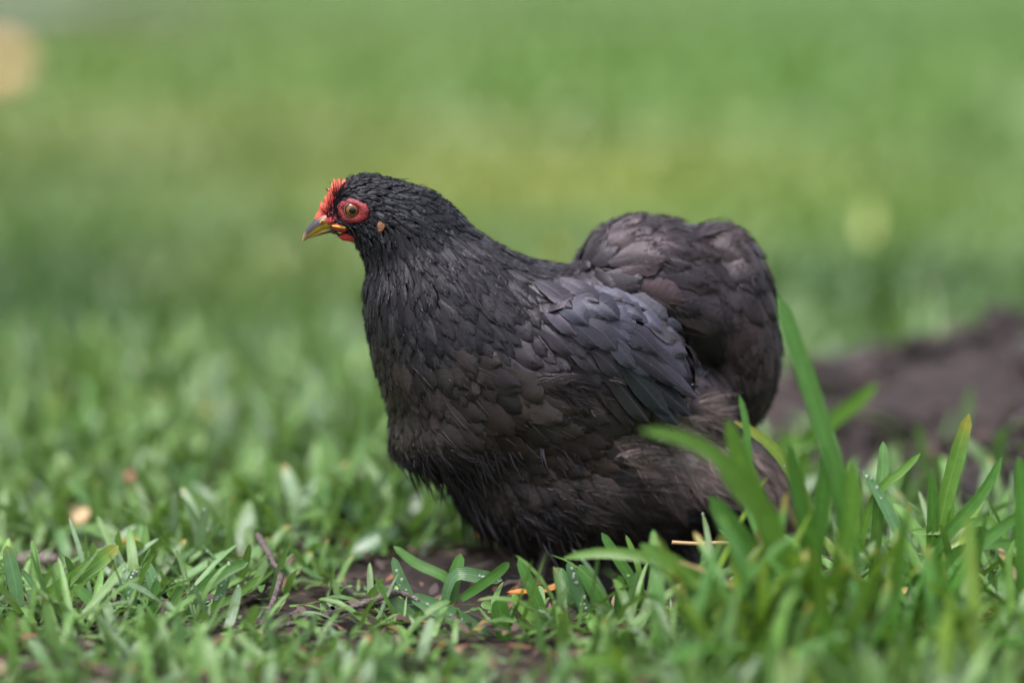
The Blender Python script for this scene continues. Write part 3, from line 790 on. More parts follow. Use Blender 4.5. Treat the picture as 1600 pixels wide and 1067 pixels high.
# beak: two mandibles lofted along their length in the mid plane
def loft(sections, name, colf, nu=20):
    pts = []; tin = []
    for k, (px, py, hh, hw, tilt) in enumerate(sections):
        c = sagittal(np.array(float(px)), np.array(float(py)))
        s = k / (len(sections) - 1)
        up = np.array([math.sin(math.radians(tilt)), 0, math.cos(math.radians(tilt))])
        for j in range(nu):
            a = 2 * math.pi * j / nu
            pts.append(c + up * hh * math.cos(a) + np.array([0, 1, 0]) * hw * math.sin(a)); tin.append(colf(s, math.cos(a), hh))
    K = len(sections); I = np.arange(K * nu).reshape(K, nu)
    q = np.stack([I[:-1], np.roll(I[:-1], -1, 1), np.roll(I[1:], -1, 1), I[1:]], -1).reshape(-1, 4)
    return mesh_obj(name, to_world(np.array(pts)), q, M_BEAK, HEN, tint=np.array(tin))
DK, YL, HO, RD = np.array([.036, .033, .037]), np.array([.42, .26, .022]), np.array([.36, .23, .10]), np.array([.45, .08, .05])
def mixc(a, b, f): f = min(max(f, 0), 1); return a * (1 - f) + b * f
def upper_col(s, ca, h):
    c = mixc(DK, HO, (s - .66) / .2)
    c = mixc(c, YL, (-ca + .05) / .35) if s < .66 else c
    c = mixc(c, YL * .9, (.22 - s) / .12) if ca < .5 else mixc(c, RD, (.26 - s) / .1)
    return c
def lower_col(s, ca, h):
    return mixc(mixc(YL * .8, DK * 1.3, .5 + .5 * math.sin(9 * s + 2 * ca)), HO, (s - .6) / .3)
loft([(526, 344, 13, 15, -12), (515, 344.5, 13.4, 13.8, -16), (505, 347.5, 12.6, 11.8, -22), (496, 352.5, 11.0, 9.6, -28), (488, 358.5, 9.2, 7.6, -33), (481.5, 364.5, 7.0, 5.6, -38), (476.5, 370.5, 4.6, 3.6, -42), (473.5, 376, 1.7, 1.5, -48), (473, 378.5, .3, .3, -50)], 'upper_beak', upper_col)
loft([(530, 357, 6.0, 11, -10), (516, 358.5, 5.6, 9.2, -16), (504, 361.5, 5.0, 7.2, -20), (494, 365.5, 4.0, 5.0, -24), (486, 369.5, 2.7, 3.0, -28), (481, 372, .6, .8, -28)], 'lower_beak', lower_col)
ellipsoid_at('nostril', 504, 346, 5.0, 3.2, 1.8, -28, M_BEAK, HEN, 0.0, (.36, .19, .03), .1, Yfix=-11.2)
ellipsoid_at('nostril_slit', 503.5, 346.5, 2.6, 1.1, 1.4, -28, M_BEAK, HEN, 1.2, (.03, .02, .01), .05, Yfix=-11.2)
ellipsoid_at('gape', 530, 354.5, 11, 2.2, 2.6, 10, M_BEAK, HEN, 2.2, (.46, .27, .02), .12)

# comb: one low fleshy ridge up the forehead with a serrated edge
outer = np.array([(491, 342), (494, 335), (497, 330), (499, 324), (501, 315), (504, 316), (505, 320), (507, 313), (508, 305), (511, 306), (511, 310), (512, 303), (513, 295), (516, 296), (516, 301), (517, 293), (518, 285), (520, 287),
                  (520, 292), (521, 286), (521, 279), (524, 280), (525, 287), (527, 284), (529, 278), (532, 281), (533, 286), (536, 282), (539, 279), (542, 283), (543, 290)], float)
inner = np.stack([np.interp(np.linspace(0, 1, len(outer)), [0, .35, .7, 1], [510, 514, 524, 545]), np.interp(np.linspace(0, 1, len(outer)), [0, .35, .7, 1], [347, 331, 313, 302])], -1)
K_ = 7; no = len(outer); CV, CT = [], []
for sd in (-1, 1):
    for k in range(K_):
        f = k / (K_ - 1); xyk = inner * (1 - f) + outer * f
        th = 8.0 * math.sqrt(max(1 - f ** 1.6, 0)) + .35
        th = th * (1 + .22 * np.sin(np.arange(no) * 1.57 + .8) * f + .15 * np.sin(np.arange(no) * .9 + 3 * k))
        for j in range(no):
            CV.append(sagittal(np.array(xyk[j, 0]), np.array(xyk[j, 1]), 0.0) + np.array([0, sd * th[j], 0]) + rng.normal(0, .35, 3))
            CT.append(mixc(np.array([.30, .018, .018]), np.array([.44, .075, .026]), (f - .45) * 1.6 + .25 * math.sin(j * 1.3)))
I = np.arange(2 * K_ * no).reshape(2, K_, no)
CQ = [np.stack([I[0, :-1, :-1], I[0, :-1, 1:], I[0, 1:, 1:], I[0, 1:, :-1]], -1).reshape(-1, 4), np.stack([I[1, :-1, :-1], I[1, 1:, :-1], I[1, 1:, 1:], I[1, :-1, 1:]], -1).reshape(-1, 4),
      np.stack([I[0, -1, :-1], I[0, -1, 1:], I[1, -1, 1:], I[1, -1, :-1]], -1)]
mesh_obj('comb', to_world(np.array(CV)), np.concatenate(CQ), M_COMB, HEN, tint=np.array(CT))
# black bristles standing up in front of the comb and over the lores
n1 = 170; bx = rng.uniform(512, 534, n1); by = rng.uniform(300, 348, n1)
p_, n_ = cast(bx, by); l = rng.uniform(8, 22, n1); a = np.radians(rng.normal(-88, 20, n1))
A0 = p_ + n_; A2 = p_ + np.stack([np.cos(a) * l, -rng.uniform(2, 7, n1), -np.sin(a) * l], -1)
n2 = 420; th = rng.uniform(0, 6.283, n2); k = rng.uniform(.98, 1.16, n2)
bx, by = 551 + 27 * k * np.cos(th), 330 + 20 * k * np.sin(th)
p_, n_ = cast(bx, by); inward = rng.uniform(-4, 1, n2); l = rng.uniform(5, 11, n2)
B2 = p_ + n_ * rng.uniform(2.5, 5, n2)[:, None] + np.stack([l * .8 * np.where(by < 345, 1, .6) + inward * np.cos(th), 0 * th, -inward * np.sin(th) - l * .25], -1)
sel_ = ~((bx < 524) & (np.abs(by - 330) < 6))
P0 = np.concatenate([A0, (p_ + n_ * .5)[sel_]]); P2 = np.concatenate([A2, B2[sel_]])
P0 = np.concatenate([P0, mirrored(P0)]); P2 = np.concatenate([P2, mirrored(P2)])
V, Q = strand_ribbons(P0, (P0 + P2) / 2 + rng.normal(0, .8, P0.shape), P2, rng.uniform(1.0, 2.2, len(P0)))
o = mesh_obj('bristles', to_world(V), Q, M_FEATHER, HEN, tint=np.tile([.012, .012, .014, 0], (len(V), 1)), uv=np.full((len(V), 2), .5)); tag(o, kind='stuff')

# legs: short feathered shanks with four toes
def tube(points, radii, n=10):
    P_ = np.array(points, float); K = len(P_); T = np.gradient(P_, axis=0); T /= np.linalg.norm(T, axis=-1, keepdims=True)
    ref = np.array([0.31, 0.2, .93]); pts = []
    for i in range(K):
        a = np.cross(T[i], ref if abs(T[i].dot(ref)) < .95 else np.array([1., 0, 0])); a /= np.linalg.norm(a); b = np.cross(T[i], a)
        for j in range(n):
            th = 2 * math.pi * j / n; pts.append(P_[i] + radii[i] * (a * math.cos(th) + b * math.sin(th)))
    I = np.arange(K * n).reshape(K, n)
    q = np.stack([I[:-1], np.roll(I[:-1], -1, 1), np.roll(I[1:], -1, 1), I[1:]], -1).reshape(-1, 4)
    return np.array(pts), q
for lx, ly in ((35, -62), (95, 58)):
    V_, Q_ = tube([(lx + 25, ly, 110), (lx + 10, ly, 60), (lx, ly, 14), (lx - 2, ly, 6)], [22, 13, 8, 8])
    leg = mesh_obj('leg', to_world(V_), Q_, M_LEG, HEN)
    for an, ln in ((180, 62), (150, 56), (212, 56), (10, 26)):
        a = math.radians(an); d = np.array([math.cos(a), math.sin(a), 0])
        pts = [np.array([lx, ly, 9.]) + d * ln * s + np.array([0, 0, h]) for s, h in ((0, 0), (.3, 3), (.6, 0), (.85, 1), (1.0, -3), (1.12, -7))]
        V_, Q_ = tube(pts, [6.5, 5.5, 5, 4.2, 2.5, .5], 8)
        mesh_obj('toe', to_world(V_), Q_, M_LEG, leg)

# ------------------------------------------------------------------ grass
BS = np.array([0, .22, .45, .68, .87, .96, 1.0]); BW = np.array([.68, .95, 1.0, .98, .76, .46, .08])
def blade_mesh(base, az, L, W, e0, curv, twist, colr, rows=7, cols=3, tipc=None):
    """ribbons rising at elevation e0 and bending over; a shallow V across"""
    n = len(base); ss = BS if rows == 7 else np.array([0, .4, .78, 1.0]); ww = BW if rows == 7 else np.array([.7, 1, .75, .08])
    fine = np.linspace(0, 1, 13); th = e0[:, None] - curv[:, None] * fine ** 1.3
    dx = np.cos(th); dz = np.sin(th); ds = L[:, None] / 12
    h = np.concatenate([np.zeros((n, 1)), np.cumsum((dx[:, 1:] + dx[:, :-1]) / 2, 1)], 1) * ds
    z = np.concatenate([np.zeros((n, 1)), np.cumsum((dz[:, 1:] + dz[:, :-1]) / 2, 1)], 1) * ds
    k = ss * 12; i = np.minimum(k.astype(int), 11); f = k - i
    h = h[:, i] * (1 - f) + h[:, i + 1] * f; z = z[:, i] * (1 - f) + z[:, i + 1] * f; t = th[:, i]
    ca, sa = np.cos(az)[:, None], np.sin(az)[:, None]
    ctr = np.stack([base[:, :1] + h * ca, base[:, 1:2] + h * sa, base[:, 2:3] + z], -1)
    tang = np.stack([np.cos(t) * ca, np.cos(t) * sa, np.sin(t)], -1)
    side = np.stack([-sa * np.ones_like(h), ca * np.ones_like(h), np.zeros_like(h)], -1)
    nrm = np.cross(tang, side)
    tw = (twist[:, None] * ss[None, :])[..., None]
    sd = side * np.cos(tw) + nrm * np.sin(tw); nm = nrm * np.cos(tw) - side * np.sin(tw)
    u = np.linspace(-1, 1, cols)
    w = (W[:, None] / 2 * ww[None, :])
    v = ctr[:, :, None, :] + sd[:, :, None, :] * (w[..., None] * u)[..., None] + nm[:, :, None, :] * (w[..., None] * .28 * np.abs(u))[..., None]
    v[..., 2] = np.maximum(v[..., 2], 0.002)
    R_ = len(ss)
    gi = np.arange(R_ * cols).reshape(R_, cols)
    q = np.stack([gi[:-1, :-1], gi[:-1, 1:], gi[1:, 1:], gi[1:, :-1]], -1).reshape(-1, 4)
    F_ = (np.arange(n)[:, None, None] * R_ * cols + q[None]).reshape(-1, 4)
    c = np.broadcast_to(colr[:, None, None, :], (n, R_, cols, 3)).copy()
    pale = (ss[None, :] < .15)[..., None, None]
    c = np.where(pale, c * np.array([1.15, 1.05, .9]), c)
    if tipc is not None:
        c = np.where((ss[None, :, None, None] > .9), c * (1 - tipc[:, None, None, None]) + np.array([.30, .22, .04]) * tipc[:, None, None, None], c)
    uvv = np.stack(np.broadcast_arrays(u[None, None, :] * np.ones((n, R_, 1)), ss[None, :, None] * np.ones((n, 1, cols))), -1)
    return v.reshape(-1, 3), F_, c.reshape(-1, 3), uvv.reshape(-1, 2)

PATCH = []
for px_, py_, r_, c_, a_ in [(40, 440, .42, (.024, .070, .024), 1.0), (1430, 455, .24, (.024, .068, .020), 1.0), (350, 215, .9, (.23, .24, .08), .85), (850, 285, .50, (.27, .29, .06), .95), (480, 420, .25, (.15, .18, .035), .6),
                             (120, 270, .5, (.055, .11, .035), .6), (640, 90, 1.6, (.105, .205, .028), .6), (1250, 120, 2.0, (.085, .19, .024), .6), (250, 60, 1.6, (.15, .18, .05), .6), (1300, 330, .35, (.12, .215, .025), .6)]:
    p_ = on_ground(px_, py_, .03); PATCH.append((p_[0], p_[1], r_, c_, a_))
def lawn_colour(x, y, n):
    g0 = np.array([.090, .188, .050]); g1 = np.array([.142, .222, .056]); g2 = np.array([.078, .168, .075])
    a = 1 / (1 + np.exp(-1.6 * lump_noise(x, y, 3.2, 21) - .15)); b = rng.random(n)
    c = g0 * (1 - a[:, None] * .75) + g1 * a[:, None] * .75
    c = np.where((b < .22)[:, None], c * .5 + g2 * .5, c)
    c = c * rng.lognormal(0, .22, (n, 1))
    pale = rng.random(n) < .10
    c[pale] = np.array([.17, .25, .145]) * rng.uniform(.8, 1.2, (pale.sum(), 1))  # bluish-grey undersides; the whitish colour also stands in for wet sheen
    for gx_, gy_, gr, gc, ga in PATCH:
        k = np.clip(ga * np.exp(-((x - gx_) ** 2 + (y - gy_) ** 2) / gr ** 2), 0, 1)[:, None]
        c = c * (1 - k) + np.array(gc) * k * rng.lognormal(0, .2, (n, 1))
    dry = (rng.random(n) < .02 + .05 * (lump_noise(x, y, 2.4, 23) > 1.0))
    c[dry] = np.array([.26, .19, .085]) * rng.uniform(.6, 1.1, (dry.sum(), 1))
    return c
def hen_foot(x, y): return ((x - 0.055) / .185) ** 2 + ((y - .005) / .085) ** 2
def scatter(n, xr, yr, L, W, rows, cols, near):
    x = rng.uniform(*xr, n); y = rng.uniform(*yr, n)
    fr = np.abs(x) < 0.34 + 0.46 * (y + 1.7)          # a wedge that the lens and a step aside can see
    keep_ = fr & (hen_foot(x, y) > 1.0)
    sm = soil_mask(x, y)
    keep_ &= (sm > 1.0) | (rng.random(n) < np.where(sm > .86, .10, .006))
    clump = lump_noise(x, y, 26, 31)
    keep_ &= rng.random(n) < np.clip(.72 + .35 * clump, .15, 1)
    keep_ &= ~((y > 8.9) & (x < -1.5) & (y < 13))
    x, y = x[keep_], y[keep_]; n = len(x)
    z = (soil_z(x, y) + np.where(sm[keep_] < 1, 0, 0))
    base = np.stack([x, y, z - .003], -1)
    l = rng.uniform(*L, n) * (1 + .18 * np.clip(lump_noise(x, y, 9, 33), -1.5, 1.5)); w = rng.uniform(*W, n)
    if near: w = w * np.interp(y, [-.05, .15], [1, 1.35])
    hf = hen_foot(x, y); sh = np.clip((hf - 1) / 1.2, .35, 1); l = l * sh
    short = (x < .13) & (x > -.60) & (y > -.175) & (y < .0)
    l = np.where(short, l * .80, l); w = np.where(short, w * .85, w); l = np.where((x < .10) & (y <= -.175), l * .58, l)
    tz = (x > -.20) & (x < -.02) & (y > -.19) & (y < -.09); l = np.where(tz, l * .62, l)
    drop = short & (rng.random(n) < .16); l = np.where(drop, l * .3, l)
    e0 = np.clip(rng.normal(.98, .36, n), .15, 1.5); curv = np.clip(rng.normal(.55, .5, n), -.2, 1.8)
    e0 = np.where(short, np.clip(e0 - .18, .12, 1.5), e0)
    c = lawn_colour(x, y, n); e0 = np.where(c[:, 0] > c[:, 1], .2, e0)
    return blade_mesh(base, rng.uniform(0, 2 * math.pi, n), l, w, e0, curv, rng.normal(0, .5, n), c, rows, cols, np.where(rng.random(n) < .12, rng.uniform(.3, 1, n), 0))
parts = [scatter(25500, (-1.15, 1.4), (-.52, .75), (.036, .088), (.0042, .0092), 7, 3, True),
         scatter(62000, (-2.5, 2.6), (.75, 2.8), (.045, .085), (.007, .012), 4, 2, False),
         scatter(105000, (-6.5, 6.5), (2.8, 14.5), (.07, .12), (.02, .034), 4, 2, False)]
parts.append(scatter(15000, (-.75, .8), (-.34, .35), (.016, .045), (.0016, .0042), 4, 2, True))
for k, (v, f, c, u) in enumerate(parts):
    o = mesh_obj('grass', v, f, M_GRASS, tint=c, uv=u)
    tag(o, ['short wet lawn grass around and in front of the hen', 'blurred lawn grass just behind the hen', 'far lawn melting into a green blur', 'fine low grass shoots under the broad blades'][k], 'grass', kind='stuff')

vtx = parts[0][0]; hi_ = np.where((vtx[:, 2] > .018) & (vtx[:, 1] > -.25) & (np.abs(vtx[:, 0]) < .75))[0]
dp = vtx[rng.choice(hi_, 520, replace=False)]; dr = rng.uniform(.0006, .0015, len(dp))
U_, V_ = np.meshgrid(np.linspace(0, 2 * math.pi, 10, endpoint=False), np.linspace(0, math.pi, 7))
sp_ = np.stack([np.sin(V_) * np.cos(U_), np.sin(V_) * np.sin(U_), np.cos(V_)], -1).reshape(-1, 3)
I = np.arange(70).reshape(7, 10); dq = np.stack([I[:-1], I[1:], np.roll(I[1:], -1, 1), np.roll(I[:-1], -1, 1)], -1).reshape(-1, 4)
o = mesh_obj('dewdrops', (dp[:, None, :] + sp_[None] * dr[:, None, None]).reshape(-1, 3), (np.arange(len(dp))[:, None, None] * 70 + dq[None]).reshape(-1, 4), M_DEW)
tag(o, 'tiny clear dewdrops sprinkled over the lawn blades', 'dew', kind='stuff')

# ---- tufts whose blades can be told apart: each blade a part
def ribbon(points, W, roll, colr, tip=0.0):
    """blade through world points, base first"""
    P_ = np.array(points, float); K = len(P_)
    tt = np.linspace(0, K - 1, 11); i = np.clip(tt.astype(int), 0, K - 2); f = (tt - i)[:, None]
    pm = P_[np.clip(i - 1, 0, K - 1)]; p0 = P_[i]; p1 = P_[i + 1]; p2 = P_[np.clip(i + 2, 0, K - 1)]
    C = .5 * (2 * p0 + (p1 - pm) * f + (2 * pm - 5 * p0 + 4 * p1 - p2) * f ** 2 + (3 * p0 - pm - 3 * p1 + p2) * f ** 3)
    T = np.gradient(C, axis=0); T /= np.linalg.norm(T, axis=-1, keepdims=True)
    ref = np.array([math.sin(roll), -math.cos(roll), .35]); ref /= np.linalg.norm(ref)
    sd = np.cross(T, ref); sd /= np.linalg.norm(sd, axis=-1, keepdims=True); nm = np.cross(sd, T)
    s = np.linspace(0, 1, 11); w = np.interp(s, BS, BW) * W / 2
    u = np.array([-1, 0, 1.0])
    v = C[:, None] + sd[:, None] * (w[:, None] * u)[..., None] + nm[:, None] * (w[:, None] * .25 * np.abs(u))[..., None]
    gi = np.arange(33).reshape(11, 3); q = np.stack([gi[:-1, :-1], gi[:-1, 1:], gi[1:, 1:], gi[1:, :-1]], -1).reshape(-1, 4)
    c = np.broadcast_to(np.array(colr), (11, 3, 3)).copy()
    if tip: c[9:] = c[9:] * (1 - tip) + np.array([.34, .24, .03]) * tip; c[8] = c[8] * (1 - tip * .4) + np.array([.22, .22, .03]) * tip * .4
    uvv = np.stack(np.broadcast_arrays(u[None] * np.ones((11, 1)), s[:, None] * np.ones((1, 3))), -1)
    return v.reshape(-1, 3), q, c.reshape(-1, 3), uvv.reshape(-1, 2), C, nm, w
GR1, GR2, GR3, GR4 = (.062, .165, .030), (.092, .198, .030), (.072, .160, .062), (.13, .212, .026)
def drops(C, nm, w, n, out):
    for _ in range(n):
        k = random.uniform(2.5, 9.5); i = int(k); f = k - i
        p = C[i] * (1 - f) + C[min(i + 1, 10)] * f; r = random.uniform(.0006, .0013)
        sdv = np.array([1.0, 0, 0]) * random.uniform(-.7, .7) * w[i]
        nn = nm[i] if nm[i][1] < 0 else -nm[i]
        out.append((p + sdv + nn * (r * .6 + .0006), r))
ICO = None
def drop_mesh(lst):
    U, V = np.meshgrid(np.linspace(0, 2 * math.pi, 10, endpoint=False), np.linspace(0, math.pi, 7))
    sp = np.stack([np.sin(V) * np.cos(U), np.sin(V) * np.sin(U), np.cos(V)], -1).reshape(-1, 3)
    I = np.arange(70).reshape(7, 10); q = np.stack([I[:-1], I[1:], np.roll(I[1:], -1, 1), np.roll(I[:-1], -1, 1)], -1).reshape(-1, 4)
    return np.concatenate([p + sp * r for p, r in lst]), np.concatenate([q + 70 * k for k in range(len(lst))])
def tuft(label, blades, extra=None, group=None):
    """blades: (tip-to-base pixel path, depth at tip, depth at base, width px, roll, colour, tip yellowing, drops)"""
    path0 = blades[0][0]; Y0 = blades[0][2]
    bp = on_plane(path0[-1][0], path0[-1][1], Y0)
    root = empty('grass_tuft', (float(bp[0]), Y0, 0)); tag(root, label, 'grass tuft', group)
    lst = []
    for path, yt, yb, W, roll, colr, tip, nd in blades:
        K = len(path); pts = []
        for k, (px, py) in enumerate(path):
            s = k / max(K - 1, 1); pts.append(on_plane(px, py, yt * (1 - s) + yb * s))
        last = pts[-1]
        if last[2] > .012:
            dd = pts[-1] - pts[-2]; dd = dd / (np.linalg.norm(dd) + 1e-9) * last[2]
            pts.append(np.array([last[0] + dd[0] * .35, last[1] - abs(dd[0]) * .05, -.002]))
        pts = pts[::-1]
        v, q, c, u, C, nm, w = ribbon(pts, W * S, roll, np.array(colr) * random.uniform(.85, 1.15), tip)
        mesh_obj('blade', v, q, M_GRASS, root, tint=c, uv=u)
        if nd: drops(C, nm, w, nd, lst)
    if extra:
        n, (cx, cyy), (rx, ry), Lr, Wr, e0m = extra
        base = np.stack([rng.normal(cx, rx, n), rng.normal(cyy, ry, n), np.full(n, -.002)], -1)
        cc = np.array([GR1, GR2, GR4, GR1])[rng.integers(0, 4, n)] * rng.lognormal(0, .15, (n, 1))
        straw_ = rng.random(n) < .06; cc[straw_] = np.array([.30, .23, .10])
        for i in range(n):
            a = slice(i, i + 1)
            v, q, c, u = blade_mesh(base[a], rng.uniform(0, 6.28, 1), rng.uniform(*Lr, 1), rng.uniform(*Wr, 1), np.clip(rng.normal(e0m, .2, 1), .5, 1.5), np.clip(rng.normal(.5, .4, 1), -.1, 1.4), rng.normal(0, .4, 1), cc[a], tipc=np.array([random.uniform(.4, 1) if random.random() < .22 else 0.0]))
            mesh_obj('blade', v, q, M_GRASS, root, tint=c, uv=u)
    if lst:
        v, q = drop_mesh(lst); o = mesh_obj('dewdrops', v, q, M_DEW, root); tag(o, kind='stuff')
    return root

tuft('tall clump of broad green blades in front of the hen\'s tail', [
    ([(1215, 462), (1235, 520), (1262, 600), (1290, 690), (1318, 800)], -.16, -.17, 30, .3, GR1, 0, 0),
    ([(1000, 672), (1060, 682), (1120, 712), (1180, 770), (1225, 860)], -.25, -.22, 22, -.2, GR2, 0, 0),
    ([(1155, 617), (1165, 660), (1170, 720), (1185, 800)], -.12, -.13, 12, .1, GR1, 0, 0),
    ([(1147, 658), (1195, 688), (1235, 735), (1262, 800), (1275, 870)], -.11, -.12, 19, .3, GR4, .3, 1),
    ([(1136, 655), (1155, 715), (1185, 790), (1215, 880)], -.19, -.18, 30, .1, GR2, 0, 0),
    ([(1128, 722), (1160, 770), (1205, 850)], -.13, -.14, 16, 0, GR3, 0, 0),
    ([(880, 872), (930, 864), (1000, 868), (1080, 895), (1150, 950)], -.15, -.17, 17, -.6, GR2, 0, 0),
    ([(1000, 850), (1040, 872), (1100, 912), (1160, 960)], -.17, -.18, 26, -.4, GR2, 0, 0),
    ([(1110, 775), (1140, 820), (1185, 880), (1220, 950)], -.18, -.18, 34, 0, GR1, 0, 0),
    ([(1290, 700), (1285, 780), (1270, 880)], -.17, -.17, 26, .2, GR1, 0, 0),
    ([(1330, 720), (1330, 800), (1310, 900)], -.18, -.18, 28, .2, GR2, 0, 0),
    ([(1230, 690), (1245, 760), (1262, 860)], -.19, -.18, 24, .2, GR1, 0, 0),
    ([(1105, 690), (1150, 760), (1200, 830)], -.22, -.2, 26, .2, GR2, 0, 0),
], (120, (.205, -.235), (.060, .040), (.065, .125), (.0065, .0115), 1.1))
tuft('upright blades standing in front of the bare brown soil', [
    ([(1514, 646), (1500, 695), (1482, 760), (1466, 840)], -.09, -.10, 25, .1, GR2, .55, 0),
    ([(1565, 714), (1540, 762), (1500, 812), (1455, 870)], -.10, -.11, 19, .3, GR1, 0, 0),
    ([(1455, 734), (1457, 790), (1455, 860)], -.10, -.10, 18, .1, GR1, 0, 0),
    ([(1380, 690), (1379, 735), (1372, 800)], -.07, -.09, 18, 0, GR1, 0, 0),
    ([(1438, 708), (1410, 735), (1378, 762), (1350, 820)], -.08, -.09, 14, .2, GR2, 0, 0),
    ([(1349, 736), (1378, 782), (1408, 840), (1436, 895)], -.09, -.11, 19, .2, GR3, 0, 8),
    ([(1592, 714), (1598, 790), (1600, 880)], -.15, -.15, 26, 0, GR1, 0, 0),
    ([(1490, 790), (1480, 830), (1470, 880)], -.10, -.1, 12, 0, GR2, 0, 0),
    ([(1420, 830), (1480, 828), (1560, 822)], -.10, -.1, 14, .5, GR2, 0, 0),
    ([(1600, 800), (1550, 835), (1490, 880), (1440, 930)], -.13, -.14, 22, .3, GR1, 0, 0),
    ([(1600, 850), (1540, 850), (1480, 870), (1430, 910)], -.11, -.12, 18, .4, GR1, 0, 0),
], (60, (.29, -.17), (.045, .025), (.05, .09), (.006, .010), 1.1))
tuft('two blurred blades crossing behind the tall clump beside the soil', [
    ([(1372, 598), (1335, 630), (1295, 660), (1262, 690)], .16, .17, 28, .2, GR2, 0, 0),
    ([(1300, 662), (1260, 690), (1215, 705)], .17, .17, 28, .4, GR2, 0, 0)])
tuft('broad leaning blade with yellow tip at the left edge', [
    ([(185, 852), (150, 880), (105, 912), (52, 948)], -.07, -.09, 27, .3, GR2, .5, 0),
    ([(10, 852), (22, 900), (30, 950)], -.09, -.1, 22, 0, GR3, .2, 0),
    ([(33, 888), (60, 925), (75, 948)], -.09, -.1, 10, 0, GR3, 0, 0),
    ([(115, 912), (145, 942), (180, 975)], -.10, -.11, 17, .2, GR1, 0, 0)])
tuft('dewy upright blades left of the forked twig', [
    ([(176, 858), (190, 885), (204, 912)], -.06, -.08, 12, 0, GR3, 0, 3),
    ([(216, 888), (203, 930), (196, 962)], -.09, -.1, 24, 0, GR3, 0, 16),
    ([(228, 878), (238, 905), (245, 940)], -.08, -.09, 18, .1, GR3, 0, 5),
    ([(245, 905), (238, 950), (230, 1000)], -.1, -.11, 18, .5, GR1, 0, 0),
    ([(388, 878), (350, 893), (310, 925), (275, 960)], -.08, -.1, 20, .3, GR1, 0, 0),
    ([(285, 912), (275, 935), (265, 960)], -.09, -.1, 13, 0, GR2, 0, 0),
    ([(408, 898), (370, 930), (330, 950), (300, 975)], -.10, -.11, 12, .4, GR2, 0, 0),
    ([(358, 892), (345, 925), (333, 955)], -.08, -.09, 15, .2, GR3, 0, 7),
    ([(322, 930), (300, 955), (285, 975)], -.1, -.1, 18, .3, GR3, 0, 4)])
tuft('dewy blades crossing over the end of the twig', [
    ([(588, 912), (612, 936), (636, 958), (658, 978)], -.10, -.11, 20, .4, (.05, .12, .03), 0, 0),
    ([(640, 930), (680, 948), (720, 968), (768, 1000)], -.10, -.11, 26, -.3, GR3, 0, 9),
    ([(614, 870), (624, 900), (640, 935), (655, 970)], -.09, -.1, 17, .1, GR3, 0, 7),
    ([(615, 853), (650, 880), (700, 905)], -.05, -.06, 16, .3, GR1, 0, 0),
    ([(720, 865), (708, 910), (700, 945)], -.07, -.08, 22, .1, GR1, 0, 0),
    ([(785, 906), (750, 900), (710, 900)], -.08, -.08, 22, -.8, GR3, 0, 6)])
tuft('rounded upright blades in front of the hen\'s feet', [
    ([(810, 872), (824, 905), (842, 945), (852, 980)], -.10, -.11, 18, .1, GR1, 0, 1),
    ([(888, 876), (902, 920), (920, 975)], -.10, -.11, 19, .2, GR3, 0, 9),
    ([(870, 886), (890, 925), (925, 965)], -.09, -.10, 24, .1, GR3, 0, 0),
    ([(905, 882), (930, 925), (960, 980)], -.10, -.11, 24, .2, GR1, 0, 0),
    ([(940, 832), (962, 868), (990, 912), (1000, 950)], -.10, -.11, 17, .2, GR1, 0, 2),
    ([(978, 836), (990, 865), (1000, 900)], -.10, -.11, 9, .1, GR2, 0, 0),
    ([(968, 898), (968, 930), (962, 970)], -.11, -.11, 17, .4, GR1, 0, 0),
    ([(800, 928), (820, 955), (850, 985)], -.11, -.12, 14, .2, GR2, 0, 0),
    ([(780, 935), (782, 960), (790, 1000)], -.12, -.12, 28, .1, GR1, 0, 0),
    ([(1098, 862), (1100, 900), (1110, 950)], -.11, -.12, 12, .1, GR3, 0, 2),
    ([(795, 878), (770, 900), (720, 935)], -.09, -.09, 16, .5, GR1, 0, 0)])

# ------------------------------------------------------------------ litter, twigs, leaves
n = 6500
x = rng.uniform(-.7, .9, n); y = rng.uniform(-.5, .8, n)
kk = np.ones(n, bool)
x, y = x[kk], y[kk]; n = len(x)
LV, LF, LT = [], [], []
lz = np.maximum(ground_z(x, y), soil_z(x, y)); lm = soil_mask(x, y)
pal = np.array([(.075, .042, .032), (.115, .055, .03), (.04, .028, .025), (.17, .115, .075), (.20, .085, .025), (.07, .045, .04)])
for i in range(n):
    a = random.uniform(0, 6.28); l = random.uniform(.003, .011) * (1.7 if random.random() < .08 else 1); w = l * random.uniform(.15, .55)
    z = float(lz[i]) + random.uniform(.001, .006)
    d = np.array([math.cos(a), math.sin(a), random.uniform(-.4, .4)]); s_ = np.array([-math.sin(a), math.cos(a), random.uniform(-.4, .4)])
    c_ = np.array([x[i], y[i], z]); k = random.uniform(-.25, .35) * l
    up = np.array([0, 0, 1.])
    LV += [c_ - d * l, c_ - d * l * .3 + s_ * w + up * k, c_ - d * l * .3 - s_ * w + up * k, c_ + d * l * .5 + s_ * w * .8 + up * k, c_ + d * l * .5 - s_ * w * .8 + up * k, c_ + d * l]
    b = len(LV) - 6
    LF += [(b, b + 2, b + 1), (b + 1, b + 2, b + 4), (b + 1, b + 4, b + 3), (b + 3, b + 4, b + 5)]
    LT += [pal[random.choice([0, 0, 1, 1, 2, 2, 3, 5, 5, 4] if lm[i] > 1 else [0, 2, 2, 5, 5])] * random.uniform(.7, 1.3)] * 6
o = mesh_obj('leaf_litter', np.array(LV), np.array(LF), M_LITTER, smooth=False, tint=np.array(LT)); tag(o, 'brown scraps of dead leaf and bark among the grass', 'leaf litter', kind='stuff')
